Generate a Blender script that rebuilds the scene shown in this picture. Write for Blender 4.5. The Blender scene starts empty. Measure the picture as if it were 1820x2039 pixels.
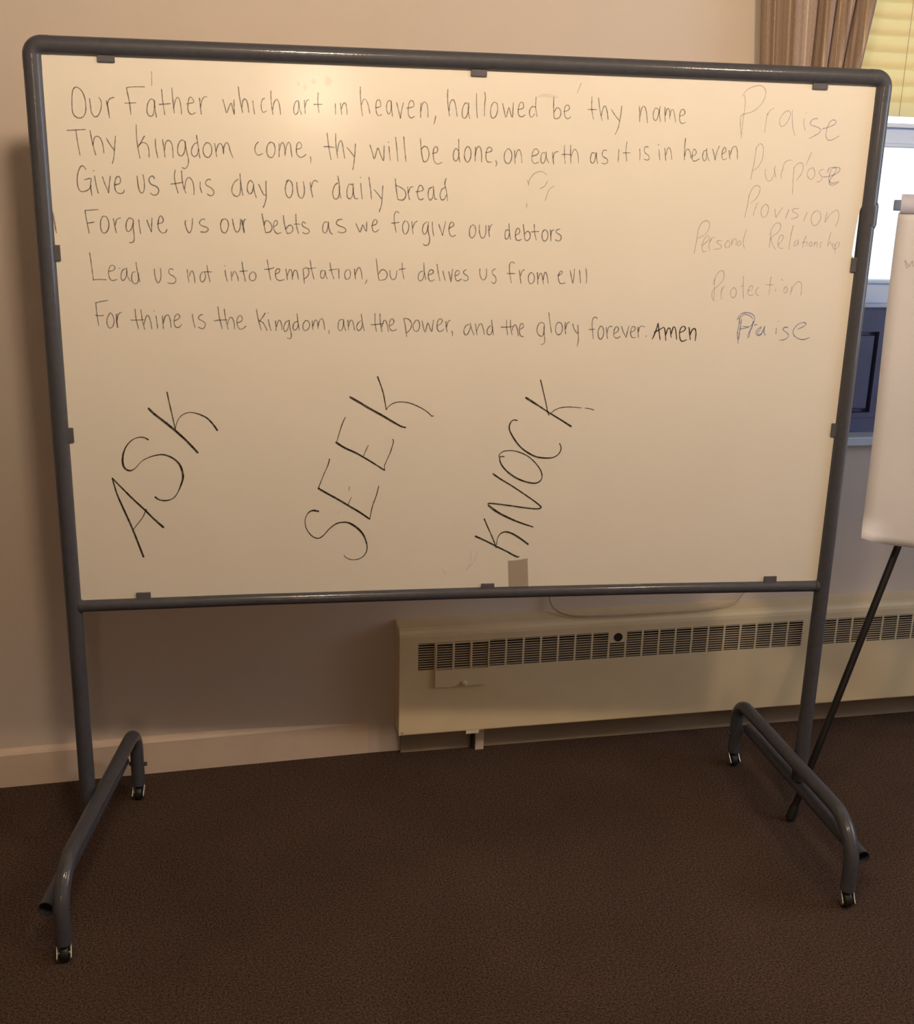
import bpy, math, random
from mathutils import Vector, Matrix
random.seed(7)
SC = bpy.context.scene
COL = SC.collection

# ---------------------------------------------------------------- camera
cam_data = bpy.data.cameras.new('camera')
cam = bpy.data.objects.new('camera', cam_data)
COL.objects.link(cam)
cam.location = (-0.4115, -2.5770, 1.6787)
cam.rotation_euler = (1.28444, -0.02434, -0.14107)
cam_data.sensor_fit = 'HORIZONTAL'
cam_data.sensor_width = 36.0
cam_data.lens = 44.66
cam_data.clip_start = 0.05
SC.camera = cam

# ---------------------------------------------------------------- world
world = bpy.data.worlds.new('world')
SC.world = world
world.use_nodes = True
bg = world.node_tree.nodes['Background']
bg.inputs['Color'].default_value = (0.70, 0.84, 1.0, 1)
bg.inputs['Strength'].default_value = 2.4

# ---------------------------------------------------------------- lights
LAMP_COLOR = (1.0, 0.79, 0.555)
LAMP_SPOTS = [(-0.33, -1.76, 2.66), (1.25, -1.76, 2.66), (-0.17, -7.2, 2.31)]
LAMP_POWER = [250.0, 190.0, 125.0]
def area_fill(name, loc, rot, sx, sy, power, color=(0.62, 0.78, 1.0)):
    d = bpy.data.lights.new(name, 'AREA')
    d.shape = 'RECTANGLE'; d.size = sx; d.size_y = sy; d.energy = power; d.color = color
    o = bpy.data.objects.new(name, d); COL.objects.link(o)
    o.location = loc; o.rotation_euler = rot
    return o
# blue fill light added from the right, outside the invented side opening
area_fill('side_fill', (3.35, -0.9, 1.7), (0, math.radians(90), 0), 1.3, 1.3, 15.0)

SC.view_settings.view_transform = 'Standard'
SC.view_settings.look = 'None'
SC.view_settings.exposure = 0.0
SC.view_settings.gamma = 1.0
SC.view_settings.use_curve_mapping = False
try:
    SC.cycles.use_denoising = True
    SC.cycles.denoiser = 'OPENIMAGEDENOISE'
    SC.cycles.max_bounces = 10
    SC.cycles.transparent_max_bounces = 16
    SC.cycles.sample_clamp_indirect = 6.0
except Exception:
    pass

# ---------------------------------------------------------------- helpers
def srgb(r, g, b):
    def f(c):
        c /= 255.0
        return c / 12.92 if c <= 0.04045 else ((c + 0.055) / 1.055) ** 2.4
    return (f(r), f(g), f(b), 1.0)

def mat(name, color, rough=0.6, metal=0.0, spec=0.5, noise=0.0, nscale=30.0, bump=0.0, bscale=80.0, coat=0.0, coat_rough=0.1, alpha=1.0):
    m = bpy.data.materials.new(name)
    m.use_nodes = True
    nt = m.node_tree
    p = nt.nodes['Principled BSDF']
    p.inputs['Base Color'].default_value = color
    p.inputs['Roughness'].default_value = rough
    p.inputs['Metallic'].default_value = metal
    p.inputs['Specular IOR Level'].default_value = spec
    p.inputs['Coat Weight'].default_value = coat
    p.inputs['Coat Roughness'].default_value = coat_rough
    p.inputs['Alpha'].default_value = alpha
    tc = nt.nodes.new('ShaderNodeTexCoord')
    if noise > 0:
        n = nt.nodes.new('ShaderNodeTexNoise')
        n.inputs['Scale'].default_value = nscale; n.inputs['Detail'].default_value = 5
        nt.links.new(tc.outputs['Object'], n.inputs['Vector'])
        r = nt.nodes.new('ShaderNodeMapRange')
        r.inputs['From Min'].default_value = 0.3; r.inputs['From Max'].default_value = 0.7
        r.inputs['To Min'].default_value = 1 - noise; r.inputs['To Max'].default_value = 1 + noise
        nt.links.new(n.outputs['Fac'], r.inputs['Value'])
        mx = nt.nodes.new('ShaderNodeVectorMath'); mx.operation = 'SCALE'
        mx.inputs[0].default_value = color[:3]
        nt.links.new(r.outputs['Result'], mx.inputs['Scale'])
        nt.links.new(mx.outputs['Vector'], p.inputs['Base Color'])
    if bump > 0:
        n2 = nt.nodes.new('ShaderNodeTexNoise')
        n2.inputs['Scale'].default_value = bscale; n2.inputs['Detail'].default_value = 3
        nt.links.new(tc.outputs['Object'], n2.inputs['Vector'])
        b = nt.nodes.new('ShaderNodeBump')
        b.inputs['Strength'].default_value = bump; b.inputs['Distance'].default_value = 0.002
        nt.links.new(n2.outputs['Fac'], b.inputs['Height'])
        nt.links.new(b.outputs['Normal'], p.inputs['Normal'])
        if coat > 0:
            nt.links.new(b.outputs['Normal'], p.inputs['Coat Normal'])
    return m

def ink_mat(name, color, alpha, rough=0.5):
    m = mat(name, color, rough=rough, coat=1.0, coat_rough=0.20)
    nt = m.node_tree; p = nt.nodes['Principled BSDF']
    tc = nt.nodes.new('ShaderNodeTexCoord')
    n = nt.nodes.new('ShaderNodeTexNoise'); n.inputs['Scale'].default_value = 120; n.inputs['Detail'].default_value = 4
    nt.links.new(tc.outputs['Object'], n.inputs['Vector'])
    r = nt.nodes.new('ShaderNodeMapRange')
    r.inputs['From Min'].default_value = 0.35; r.inputs['From Max'].default_value = 0.65
    r.inputs['To Min'].default_value = alpha * 0.72; r.inputs['To Max'].default_value = min(1.0, alpha * 1.2)
    nt.links.new(n.outputs['Fac'], r.inputs['Value'])
    nt.links.new(r.outputs['Result'], p.inputs['Alpha'])
    return m

class MB:
    """collects geometry for ONE mesh object"""
    def __init__(s):
        s.v = []; s.f = []; s.smooth = []; s.uv = None
    def add(s, vs, fs, smooth=False):
        k = len(s.v)
        s.v += [tuple(v) for v in vs]
        for f in fs:
            s.f.append(tuple(i + k for i in f)); s.smooth.append(smooth)
    def box(s, lo, hi, fr=None):
        x0, y0, z0 = lo; x1, y1, z1 = hi
        vs = [(x0,y0,z0),(x1,y0,z0),(x1,y1,z0),(x0,y1,z0),(x0,y0,z1),(x1,y0,z1),(x1,y1,z1),(x0,y1,z1)]
        if fr: vs = [fr(*v) for v in vs]
        s.add(vs, [(0,3,2,1),(4,5,6,7),(0,1,5,4),(1,2,6,5),(2,3,7,6),(3,0,4,7)])
    def tube(s, pts, r, n=20, caps=True, smooth=True):
        pts = [Vector(p) for p in pts]
        rs = r if isinstance(r, (list, tuple)) else [r] * len(pts)
        t0 = (pts[1] - pts[0]).normalized()
        up = Vector((0, 0, 1)) if abs(t0.z) < 0.9 else Vector((1, 0, 0))
        a = t0.cross(up).normalized()
        vs = []
        for i, p in enumerate(pts):
            if i == 0: t = t0
            elif i == len(pts) - 1: t = (pts[i] - pts[i-1]).normalized()
            else: t = ((pts[i+1] - pts[i]).normalized() + (pts[i] - pts[i-1]).normalized()).normalized()
            a = (a - t * a.dot(t)).normalized()
            b = t.cross(a)
            for k in range(n):
                w = 2 * math.pi * k / n
                vs.append(p + (a * math.cos(w) + b * math.sin(w)) * rs[i])
        fs = []
        for i in range(len(pts) - 1):
            for k in range(n):
                k2 = (k + 1) % n
                fs.append((i*n+k, i*n+k2, (i+1)*n+k2, (i+1)*n+k))
        s.add(vs, fs, smooth)
        if caps:
            s.add(vs[:n], [tuple(reversed(range(n)))])          # caps keep their own corners so the side stays evenly round
            s.add(vs[-n:], [tuple(range(n))])
    def lathe(s, prof, origin, n=32, axis='z'):
        ox, oy, oz = origin; vs = []
        for (r, h) in prof:
            for k in range(n):
                w = 2*math.pi*k/n
                if axis == 'z': vs.append((ox + r*math.cos(w), oy + r*math.sin(w), oz + h))
                elif axis == 'x': vs.append((ox + h, oy + r*math.cos(w), oz + r*math.sin(w)))
                else: vs.append((ox + r*math.cos(w), oy + h, oz + r*math.sin(w)))
        fs = []
        for i in range(len(prof)-1):
            for k in range(n):
                k2 = (k+1) % n
                fs.append((i*n+k, i*n+k2, (i+1)*n+k2, (i+1)*n+k))
        s.add(vs, fs, True)
    def build(s, name, m, parent=None, recalc=True, bevel=0.0):
        recalc = recalc and not getattr(s, 'keep', False)
        import bmesh
        me = bpy.data.meshes.new(name)
        me.from_pydata(s.v, [], s.f)
        me.update()
        if s.uv:
            l = me.uv_layers.new(name='UVMap')
            for lp in me.loops: l.data[lp.index].uv = s.uv[lp.vertex_index]
        for p, sm in zip(me.polygons, s.smooth): p.use_smooth = sm
        if recalc:
            bm = bmesh.new(); bm.from_mesh(me)
            bmesh.ops.recalc_face_normals(bm, faces=bm.faces)
            bm.to_mesh(me); bm.free()
        me.materials.append(m)
        o = bpy.data.objects.new(name, me)
        COL.objects.link(o)
        if parent is not None: o.parent = parent
        if bevel > 0:
            b = o.modifiers.new('bevel', 'BEVEL'); b.width = bevel; b.segments = 2; b.limit_method = 'ANGLE'
        return o

def tag(o, label=None, cat=None, group=None, kind=None):
    if label: o['label'] = label
    if cat: o['category'] = cat
    if group: o['group'] = group
    if kind: o['kind'] = kind
    return o

def thing(name, label, cat, group=None):
    o = bpy.data.objects.new(name, None)
    COL.objects.link(o); o.empty_display_size = 0.1
    return tag(o, label, cat, group)

def set_origin(root, loc):
    """put the empty at the thing's base, keeping its parts where they are"""
    loc = Vector(loc); root.location = loc
    for c in [c for c in bpy.data.objects if c.parent == root]:
        c.location = Vector(c.location) - loc

def arc(c, e1, e2, r, a0, a1, n=8):
    c = Vector(c); e1 = Vector(e1); e2 = Vector(e2)
    return [c + e1*(r*math.cos(a0 + (a1-a0)*i/n)) + e2*(r*math.sin(a0 + (a1-a0)*i/n)) for i in range(n+1)]

# wall frames: u runs along the wall, d out of the wall (+ = away from the room), z up
T1 = math.radians(3.9); U1 = Vector((math.cos(T1), math.sin(T1), 0)); N1 = Vector((-math.sin(T1), math.cos(T1), 0)); D1 = 0.531
T2 = math.radians(5.7); U2 = Vector((math.cos(T2), math.sin(T2), 0)); N2 = Vector((-math.sin(T2), math.cos(T2), 0)); D2 = 0.554
def W(u, d, z): return U1*u + N1*(D1 + d) + Vector((0, 0, z))
def V(u, d, z): return U2*u + N2*(D2 + d) + Vector((0, 0, z))

# ---------------------------------------------------------------- materials
M = {}
M['wall'] = mat('wall_paint', srgb(205, 191, 180), rough=0.75, noise=0.02, nscale=3, bump=0.15, bscale=120)
M['ceil'] = mat('ceiling_paint', srgb(178, 166, 148), rough=0.9)
M['base'] = mat('baseboard_paint', srgb(216, 196, 178), rough=0.5, noise=0.03, nscale=10)
M['post'] = mat('grey_paint', srgb(68, 69, 77), rough=0.55, spec=0.3, noise=0.10, nscale=60, bump=0.14, bscale=150, coat=0.6, coat_rough=0.09)
M['inside'] = mat('tube_inside', srgb(40, 30, 26), rough=0.9)
M['board'] = mat('whiteboard_face', srgb(238, 230, 218), rough=0.5, noise=0.012, nscale=6, spec=0.25, coat=1.0, coat_rough=0.17)
M['wheel'] = mat('black_rubber', srgb(22, 20, 20), rough=0.5)
M['chrome'] = mat('chrome', (0.80, 0.78, 0.70, 1), rough=0.30, metal=1.0)
M['tape'] = mat('old_tape', srgb(165, 140, 115), rough=0.35, noise=0.05, nscale=60, alpha=0.26)
M['clip'] = mat('clip_paint', srgb(84, 82, 88), rough=0.6, noise=0.08, nscale=80)
M['base_shaded'] = mat('shaded_baseboard', srgb(150, 132, 112), rough=0.7, noise=0.05, nscale=12)  # baseboard colour darkened to hold the shade under the heater
M['ink'] = ink_mat('grey_marker', srgb(80, 64, 56), 0.58)
M['dark'] = ink_mat('dark_marker', srgb(38, 26, 14), 0.97)
M['faint'] = ink_mat('faded_marker', srgb(122, 112, 120), 0.36)
M['faintblue'] = ink_mat('faded_blue_marker', srgb(112, 108, 160), 0.42)
M['blue'] = ink_mat('blue_marker', srgb(84, 98, 170), 0.55)
M['scratch'] = ink_mat('red_pen', srgb(120, 50, 40), 0.5)
M['smudge'] = ink_mat('smudge', srgb(112, 92, 86), 0.09)
M['heater'] = mat('heater_enamel', srgb(230, 210, 172), rough=0.5, noise=0.03, nscale=8, bump=0.05, bscale=50)
M['heater_dark'] = mat('heater_inside', srgb(46, 38, 36), rough=0.9)
M['fin'] = mat('heater_fins', srgb(104, 86, 78), rough=0.7)
M['knob'] = mat('ivory_knob', srgb(225, 212, 190), rough=0.4)
M['cord'] = mat('cable_plastic', srgb(190, 170, 140), rough=0.5)
M['paper'] = mat('pad_paper', srgb(228, 226, 234), rough=0.85, noise=0.015, nscale=4)
M['binding'] = mat('pad_binding', srgb(205, 205, 228), rough=0.5)
M['black'] = mat('black_metal', srgb(24, 20, 22), rough=0.4, noise=0.1, nscale=40)
M['backlit_bar'] = mat('backlit_bar', srgb(150, 172, 212), rough=0.5)  # bar colour lightened and blued to carry the window backlight
M['frame'] = mat('flare_tinted_frame', srgb(198, 212, 238), rough=0.45)  # white frame with the blue window flare put into its colour
M['panel'] = mat('dark_wood', srgb(86, 88, 122), rough=0.5, noise=0.12, nscale=14)
M['sill'] = mat('sill_paint', srgb(190, 200, 215), rough=0.5, noise=0.06, nscale=20)
M['lamp'] = mat('lamp_metal', srgb(210, 200, 180), rough=0.4)

def thin_glass():
    m = bpy.data.materials.new('window_glass'); m.use_nodes = True
    nt = m.node_tree; nt.nodes.clear()
    out = nt.nodes.new('ShaderNodeOutputMaterial'); mx = nt.nodes.new('ShaderNodeMixShader')
    tr = nt.nodes.new('ShaderNodeBsdfTransparent'); tr.inputs['Color'].default_value = (0.93, 0.97, 0.96, 1)
    gl = nt.nodes.new('ShaderNodeBsdfGlossy'); gl.inputs['Roughness'].default_value = 0.02
    fr = nt.nodes.new('ShaderNodeFresnel'); fr.inputs['IOR'].default_value = 1.45
    nt.links.new(fr.outputs[0], mx.inputs[0]); nt.links.new(tr.outputs[0], mx.inputs[1]); nt.links.new(gl.outputs[0], mx.inputs[2])
    nt.links.new(mx.outputs[0], out.inputs['Surface'])
    return m
M['glass'] = thin_glass()

def slat_mat():
    m = bpy.data.materials.new('blind_slat'); m.use_nodes = True
    nt = m.node_tree; p = nt.nodes['Principled BSDF']; out = nt.nodes['Material Output']
    p.inputs['Base Color'].default_value = srgb(226, 216, 200); p.inputs['Roughness'].default_value = 0.45
    t = nt.nodes.new('ShaderNodeBsdfTranslucent'); t.inputs['Color'].default_value = (1.0, 0.72, 0.27, 1)
    mx = nt.nodes.new('ShaderNodeMixShader'); mx.inputs[0].default_value = 0.62
    nt.links.new(p.outputs[0], mx.inputs[1]); nt.links.new(t.outputs[0], mx.inputs[2]); nt.links.new(mx.outputs[0], out.inputs['Surface'])
    return m
M['slat'] = slat_mat()

def carpet_mat():
    m = bpy.data.materials.new('brown_carpet'); m.use_nodes = True
    nt = m.node_tree; p = nt.nodes['Principled BSDF']
    tc = nt.nodes.new('ShaderNodeTexCoord')
    n1 = nt.nodes.new('ShaderNodeTexNoise'); n1.inputs['Scale'].default_value = 210; n1.inputs['Detail'].default_value = 4; n1.inputs['Roughness'].default_value = 0.7
    n2 = nt.nodes.new('ShaderNodeTexNoise'); n2.inputs['Scale'].default_value = 2.2; n2.inputs['Detail'].default_value = 4
    v = nt.nodes.new('ShaderNodeTexVoronoi'); v.inputs['Scale'].default_value = 170
    for n in (n1, n2, v): nt.links.new(tc.outputs['Object'], n.inputs['Vector'])
    cr = nt.nodes.new('ShaderNodeValToRGB')
    cr.color_ramp.elements[0].position = 0.36; cr.color_ramp.elements[0].color = srgb(41, 35, 31)
    cr.color_ramp.elements[1].position = 0.70; cr.color_ramp.elements[1].color = srgb(106, 86, 76)
    nt.links.new(n1.outputs['Fac'], cr.inputs['Fac'])
    r = nt.nodes.new('ShaderNodeMapRange'); r.inputs['From Min'].default_value = 0.3; r.inputs['From Max'].default_value = 0.7
    r.inputs['To Min'].default_value = 0.86; r.inputs['To Max'].default_value = 1.14
    nt.links.new(n2.outputs['Fac'], r.inputs['Value'])
    vm = nt.nodes.new('ShaderNodeVectorMath'); vm.operation = 'SCALE'
    nt.links.new(cr.outputs['Color'], vm.inputs[0]); nt.links.new(r.outputs['Result'], vm.inputs['Scale'])
    nt.links.new(vm.outputs['Vector'], p.inputs['Base Color'])
    p.inputs['Roughness'].default_value = 1.0; p.inputs['Specular IOR Level'].default_value = 0.0
    p.inputs['Sheen Weight'].default_value = 0.0
    b = nt.nodes.new('ShaderNodeBump'); b.inputs['Strength'].default_value = 0.35; b.inputs['Distance'].default_value = 0.004
    ad = nt.nodes.new('ShaderNodeMath'); ad.operation = 'ADD'
    nt.links.new(n1.outputs['Fac'], ad.inputs[0]); nt.links.new(v.outputs['Distance'], ad.inputs[1])
    nt.links.new(ad.outputs[0], b.inputs['Height']); nt.links.new(b.outputs['Normal'], p.inputs['Normal'])
    return m
M['carpet'] = carpet_mat()

def curtain_mat():
    m = bpy.data.materials.new('striped_curtain'); m.use_nodes = True
    nt = m.node_tree; p = nt.nodes['Principled BSDF']
    uv = nt.nodes.new('ShaderNodeUVMap'); sep = nt.nodes.new('ShaderNodeSeparateXYZ')
    nt.links.new(uv.outputs[0], sep.inputs[0])
    # wide soft bands across the cloth
    mp = nt.nodes.new('ShaderNodeCombineXYZ'); nt.links.new(sep.outputs['X'], mp.inputs[0])
    n = nt.nodes.new('ShaderNodeTexNoise'); n.inputs['Scale'].default_value = 60; n.inputs['Detail'].default_value = 3
    nt.links.new(mp.outputs[0], n.inputs['Vector'])
    cr = nt.nodes.new('ShaderNodeValToRGB')
    cr.color_ramp.elements[0].position = 0.35; cr.color_ramp.elements[0].color = srgb(124, 104, 90)
    cr.color_ramp.elements[1].position = 0.65; cr.color_ramp.elements[1].color = srgb(182, 158, 142)
    nt.links.new(n.outputs['Fac'], cr.inputs['Fac'])
    # thin pale pinstripes
    pp = nt.nodes.new('ShaderNodeMath'); pp.operation = 'PINGPONG'; pp.inputs[1].default_value = 0.024
    nt.links.new(sep.outputs['X'], pp.inputs[0])
    lt = nt.nodes.new('ShaderNodeMath'); lt.operation = 'LESS_THAN'; lt.inputs[1].default_value = 0.0011
    nt.links.new(pp.outputs[0], lt.inputs[0])
    mx = nt.nodes.new('ShaderNodeMix'); mx.data_type = 'RGBA'
    nt.links.new(lt.outputs[0], mx.inputs[0]); nt.links.new(cr.outputs['Color'], mx.inputs[6]); mx.inputs[7].default_value = srgb(205, 182, 146)
    # weave
    tc = nt.nodes.new('ShaderNodeTexCoord')
    w = nt.nodes.new('ShaderNodeTexNoise'); w.inputs['Scale'].default_value = 1; w.inputs['Detail'].default_value = 3
    ms = nt.nodes.new('ShaderNodeVectorMath'); ms.operation = 'MULTIPLY'; ms.inputs[1].default_value = (600, 90, 1)
    nt.links.new(uv.outputs[0], ms.inputs[0]); nt.links.new(ms.outputs[0], w.inputs['Vector'])
    r = nt.nodes.new('ShaderNodeMapRange'); r.inputs['From Min'].default_value = 0.3; r.inputs['From Max'].default_value = 0.7
    r.inputs['To Min'].default_value = 0.82; r.inputs['To Max'].default_value = 1.12
    nt.links.new(w.outputs['Fac'], r.inputs['Value'])
    vm = nt.nodes.new('ShaderNodeVectorMath'); vm.operation = 'SCALE'
    nt.links.new(mx.outputs[2], vm.inputs[0]); nt.links.new(r.outputs['Result'], vm.inputs['Scale'])
    nt.links.new(vm.outputs['Vector'], p.inputs['Base Color'])
    p.inputs['Roughness'].default_value = 0.9
    return m
M['curtain'] = curtain_mat()

# ---------------------------------------------------------------- room shell
RX, LX, FY, CZ = 3.0, -4.6, -8.0, 2.76
b = MB(); b.box((LX-.1, FY-.1, -0.1), (RX+.1, 1.6, 0)); tag(b.build('floor', M['carpet']), kind='structure')
b = MB(); b.box((LX-.1, FY-.1, CZ), (RX+.1, 1.2, CZ+.1)); tag(b.build('ceiling', M['ceil']), kind='structure')

# back wall: two straight runs that meet at a very shallow bend, with the window opening
WU0, WU1, WZ0, WZ1 = 1.10, 2.30, 0.935, 2.45
BEND = -0.775
# bend point on both lines
xb = BEND; yb = 0.4794
def uof(U, p): return U.dot(p)
ub1 = U1.dot(Vector((xb, yb, 0))); ub2 = U2.dot(Vector((xb, yb, 0)))
b = MB()
b.box((-4.7, 0, 0), (ub2, .2, CZ), V)
b.box((ub1, 0, 0), (WU0, .2, CZ), W)
b.box((WU1, 0, 0), (3.3, .2, CZ), W)
b.box((WU0, 0, 0), (WU1, .2, WZ0), W)
b.box((WU0, 0, WZ1), (WU1, .2, CZ), W)
tag(b.build('wall_back', M['wall']), kind='structure')
b = MB(); b.box((LX-.1, FY, 0), (LX, .6, CZ)); tag(b.build('wall_left', M['wall']), kind='structure')
b = MB()   # right wall; unseen opening added to let the blue side fill in
b.box((RX, FY, 0), (RX+.12, -1.6, CZ)); b.box((RX, -0.2, 0), (RX+.12, 1.0, CZ))
b.box((RX, -1.6, 0), (RX+.12, -0.2, .95)); b.box((RX, -1.6, 2.35), (RX+.12, -0.2, CZ))
tag(b.build('wall_right', M['wall']), kind='structure')
b = MB(); b.box((LX, FY-.1, 0), (RX, FY, CZ)); tag(b.build('wall_front', M['wall']), kind='structure')

# baseboards
b = MB()
prof = [(0, 0), (-.018, 0), (-.018, .098), (-.014, .105), (-.004, .112), (0, .112)]
vs = [V(-4.55, d, z) for d, z in prof]
e = (Vector((-.112, .528, 0))).dot(U2)
vs += [V(e, d, z) for d, z in prof]
n = len(prof)
b.add(vs, [(i, (i+1) % n, n+(i+1) % n, n+i) for i in range(n)] + [tuple(range(n)), tuple(range(2*n-1, n-1, -1))])
tag(b.build('baseboard_back', M['base']), kind='structure')
b = MB(); b.box((-.07, -.015, 0), (3.0, 0, .105), W); tag(b.build('baseboard_right', M['base_shaded']), kind='structure')

# ---------------------------------------------------------------- window 1 (behind easel)
win = MB()
win.box((WU0, .02, WZ0), (WU0+.05, .14, WZ1), W); win.box((WU1-.05, .02, WZ0), (WU1, .14, WZ1), W)
win.box((WU0+.05, .02, WZ1-.05), (WU1-.05, .14, WZ1), W)
wo = tag(win.build('window_1', M['frame']), kind='structure')
def wpart(name, m, boxes, bevel=0.0):
    q = MB()
    for lo, hi in boxes: q.box(lo, hi, W)
    return q.build(name, m, wo, bevel=bevel)
a0, a1 = WU0+.05, WU1-.05
wpart('sash_rail', M['frame'], [((a0, .03, 1.805), (a1, .07, 1.848)), ((a0, .015, 1.848), (a1, .08, 1.860)), ((a0, .022, 1.795), (a1, .075, 1.805))], .002)
wpart('sash_rail', M['frame'], [((a0, .03, 1.349), (a1, .08, 1.408)), ((a0, .020, 1.408), (a1, .085, 1.417)), ((a0, .012, 1.338), (a1, .085, 1.349))], .002)
wpart('window_pane', M['glass'], [((a0, .055, 1.417), (a1, .058, 1.795))])
wpart('window_pane', M['glass'], [((a0, .085, 1.855), (a1, .088, WZ1-.05))])
wpart('sash_frame', M['frame'], [((a0, .04, 1.338), (a0+.035, .075, WZ1-.05)), ((a1-.035, .04, 1.338), (a1, .075, WZ1-.05))])
# dark wooden infill below the glass: stiles, rails and recessed panels
PZ0, PZ1 = .955, 1.338
q = MB()
q.box((a0, .055, PZ0), (a1, .075, PZ1), W)
q.box((a0, .035, PZ1-.075), (a1, .055, PZ1), W); q.box((a0, .035, PZ0), (a1, .055, PZ0+.045), W)
q.box((a0, .03, PZ0+.045), (a1, .055, PZ0+.060), W)
for s0, s1 in ((a0, a0+.03), (1.395, 1.50), (1.83, 1.93), (a1-.05, a1)): q.box((s0, .035, PZ0+.045), (s1, .055, PZ1-.075), W)
infill = q.build('wood_panel', M['panel'], wo)
tag(infill, 'dark wooden panelled infill below the glass')
for s0, s1 in ((a0+.03, 1.395), (1.50, 1.83), (1.93, a1-.05)):
    q = MB(); q.box((s0+.010, .040, PZ0+.070), (s1-.010, .055, PZ1-.087), W); q.build('raised_field', M['panel'], wo, bevel=.004)
wpart('window_sill', M['sill'], [((WU0-.03, -.035, .925), (WU1+.03, .06, .953))], .004)

# ---------------------------------------------------------------- blind
bl = thing('window_blind', 'cream slatted blind, lowered halfway over the window behind the easel', 'blind')
q = MB()
SW, TH = .056, math.radians(66)
prof = []
for i in range(7):
    k = i/6 - .5
    prof.append((k*SW, .0035*(1-(2*k)**2)))
def slat_mb():
    q = MB(); vs = []
    for u in (a0 - WU0, a1 - WU0):
        for (s, c) in prof: vs.append((u, s, c))
    n = len(prof)
    q.add(vs, [(i, i+1, n+i+1, n+i) for i in range(n-1)], True)      # thin pressed slat
    return q
slat0 = None
RB = Matrix((U1, N1, Vector((0,0,1)))).transposed().to_4x4()
z = 1.9010; k = 0
while z < WZ1 - .07:
    if slat0 is None:
        slat0 = slat_mb().build('slat', M['slat'], bl, recalc=False); o = slat0
    else:
        o = slat0.copy(); COL.objects.link(o); o.parent = bl
    # room-side edge down, far edge up
    o.matrix_basis = Matrix.Translation(W(WU0, -.005, z)) @ RB @ Matrix.Rotation(TH + random.uniform(-.02, .02), 4, 'X')
    z += .0428; k += 1
q = MB(); q.box((a0, -.03, WZ1-.06), (a1, .015, WZ1-.012), W); q.build('head_rail', M['slat'], bl)
for uu in (1.332, 1.95):
    q = MB(); q.tube([W(uu, -.022, 1.877), W(uu, -.022, WZ1-.06)], .0010, 6); q.build('ladder_cord', M['cord'], bl)
set_origin(bl, W(1.7, 0, 1.86))

# ---------------------------------------------------------------- curtain
cu = thing('striped_curtain', 'brown and beige striped curtain gathered at the left side of the window', 'curtain')
key = [(0, -.050), (.10, -.062), (.25, -.070), (.38, -.064), (.410, -.052), (.418, -.010), (.436, -.012), (.446, -.052), (.50, -.078), (.565, -.066), (.578, -.012), (.622, -.012), (.640, -.055), (.70, -.080), (.755, -.066), (.768, -.006), (.806, -.008), (.822, -.058), (.89, -.082), (.96, -.060), (1, -.040)]
NF = 120
def kd(t):
    for (a, da), (c, dc) in zip(key, key[1:]):
        if t <= c + 1e-9:
            w = (t-a)/(c-a); w = w*w*(3-2*w); return da + (dc-da)*w
    return key[-1][1]
q = MB(); vs = []; uvs = []
zs = [2.50 - i*.05 for i in range(32)]
for z in zs:
    u0 = .880 + (2.142 - z)*.09 if z > 1.9 else .902 + (1.9-z)*.06
    u1 = 1.170 + (z - 2.159)*.15
    s = 0; prev = None
    for i in range(NF+1):
        t = i/NF
        u = u0 + (u1-u0)*(t + .004*math.sin(9*t + 3*z)); d = .35*kd(t)*max(0, 1-t/.16) + (kd(t) - .055)*min(1, t/.16) - .004 + .004*math.sin(14*t + 2*z)
        if prev: s += math.hypot((u-prev[0]), (d-prev[1])) 
        prev = (u, d)
        vs.append(W(u, d, z)); uvs.append((s, z))
fs = []
for j in range(len(zs)-1):
    for i in range(NF):
        a = j*(NF+1)+i; fs.append((a, a+1, a+NF+2, a+NF+1))
q.add(vs, fs, True); q.uv = uvs
co = q.build('cloth', M['curtain'], cu, recalc=False)
sm = co.modifiers.new('thick', 'SOLIDIFY'); sm.thickness = .002
q = MB(); q.tube([W(.80, -.10, 2.535), W(2.6, -.10, 2.535)], .012, 12); q.build('curtain_rod', M['lamp'], cu)
for uu in (.82, 2.58):
    q = MB(); q.box((uu-.01, -.10, 2.52), (uu+.01, 0, 2.55), W); q.build('rod_bracket', M['lamp'], cu)
set_origin(cu, W(1.03, -.09, .95))

# ---------------------------------------------------------------- baseboard heater
ht = thing('baseboard_heater', 'long beige metal baseboard heater with louvred grille on the wall', 'heater')
HU0, HU1, HD, HZ0, HZ1 = -.086, 2.9, -.092, .098, .431
GZ0, GZ1 = .303, .387
TH_ = .0025
starts = [-.0346 + .05305*k for k in range(23)] + [1.2464 + .0532*k for k in range(30)]
GW = .0475
q = MB()
# top plate with a rounded front edge, swept along u
tp = [(0, HZ1), (-.070, HZ1-.002), (-.083, HZ1-.006), (-.090, HZ1-.014), (HD, HZ1-.024), (HD, GZ1)]
tp2 = [(d + (TH_ if i > 3 else 0), z - (TH_ if i < 4 else 0)) for i, (d, z) in enumerate(tp)]
ring = tp + tp2[::-1]; n = len(ring)
q.add([W(HU0, d, z) for d, z in ring] + [W(HU1, d, z) for d, z in ring], [(i, (i+1) % n, n+(i+1) % n, n+i) for i in range(n)] + [tuple(range(n)), tuple(range(2*n-1, n-1, -1))])
# lower face, with a returned bottom lip
q.box((HU0, HD, HZ0), (HU1, HD+TH_, GZ0), W); q.box((HU0, HD, HZ0), (HU1, HD+.014, HZ0+TH_), W)
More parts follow.
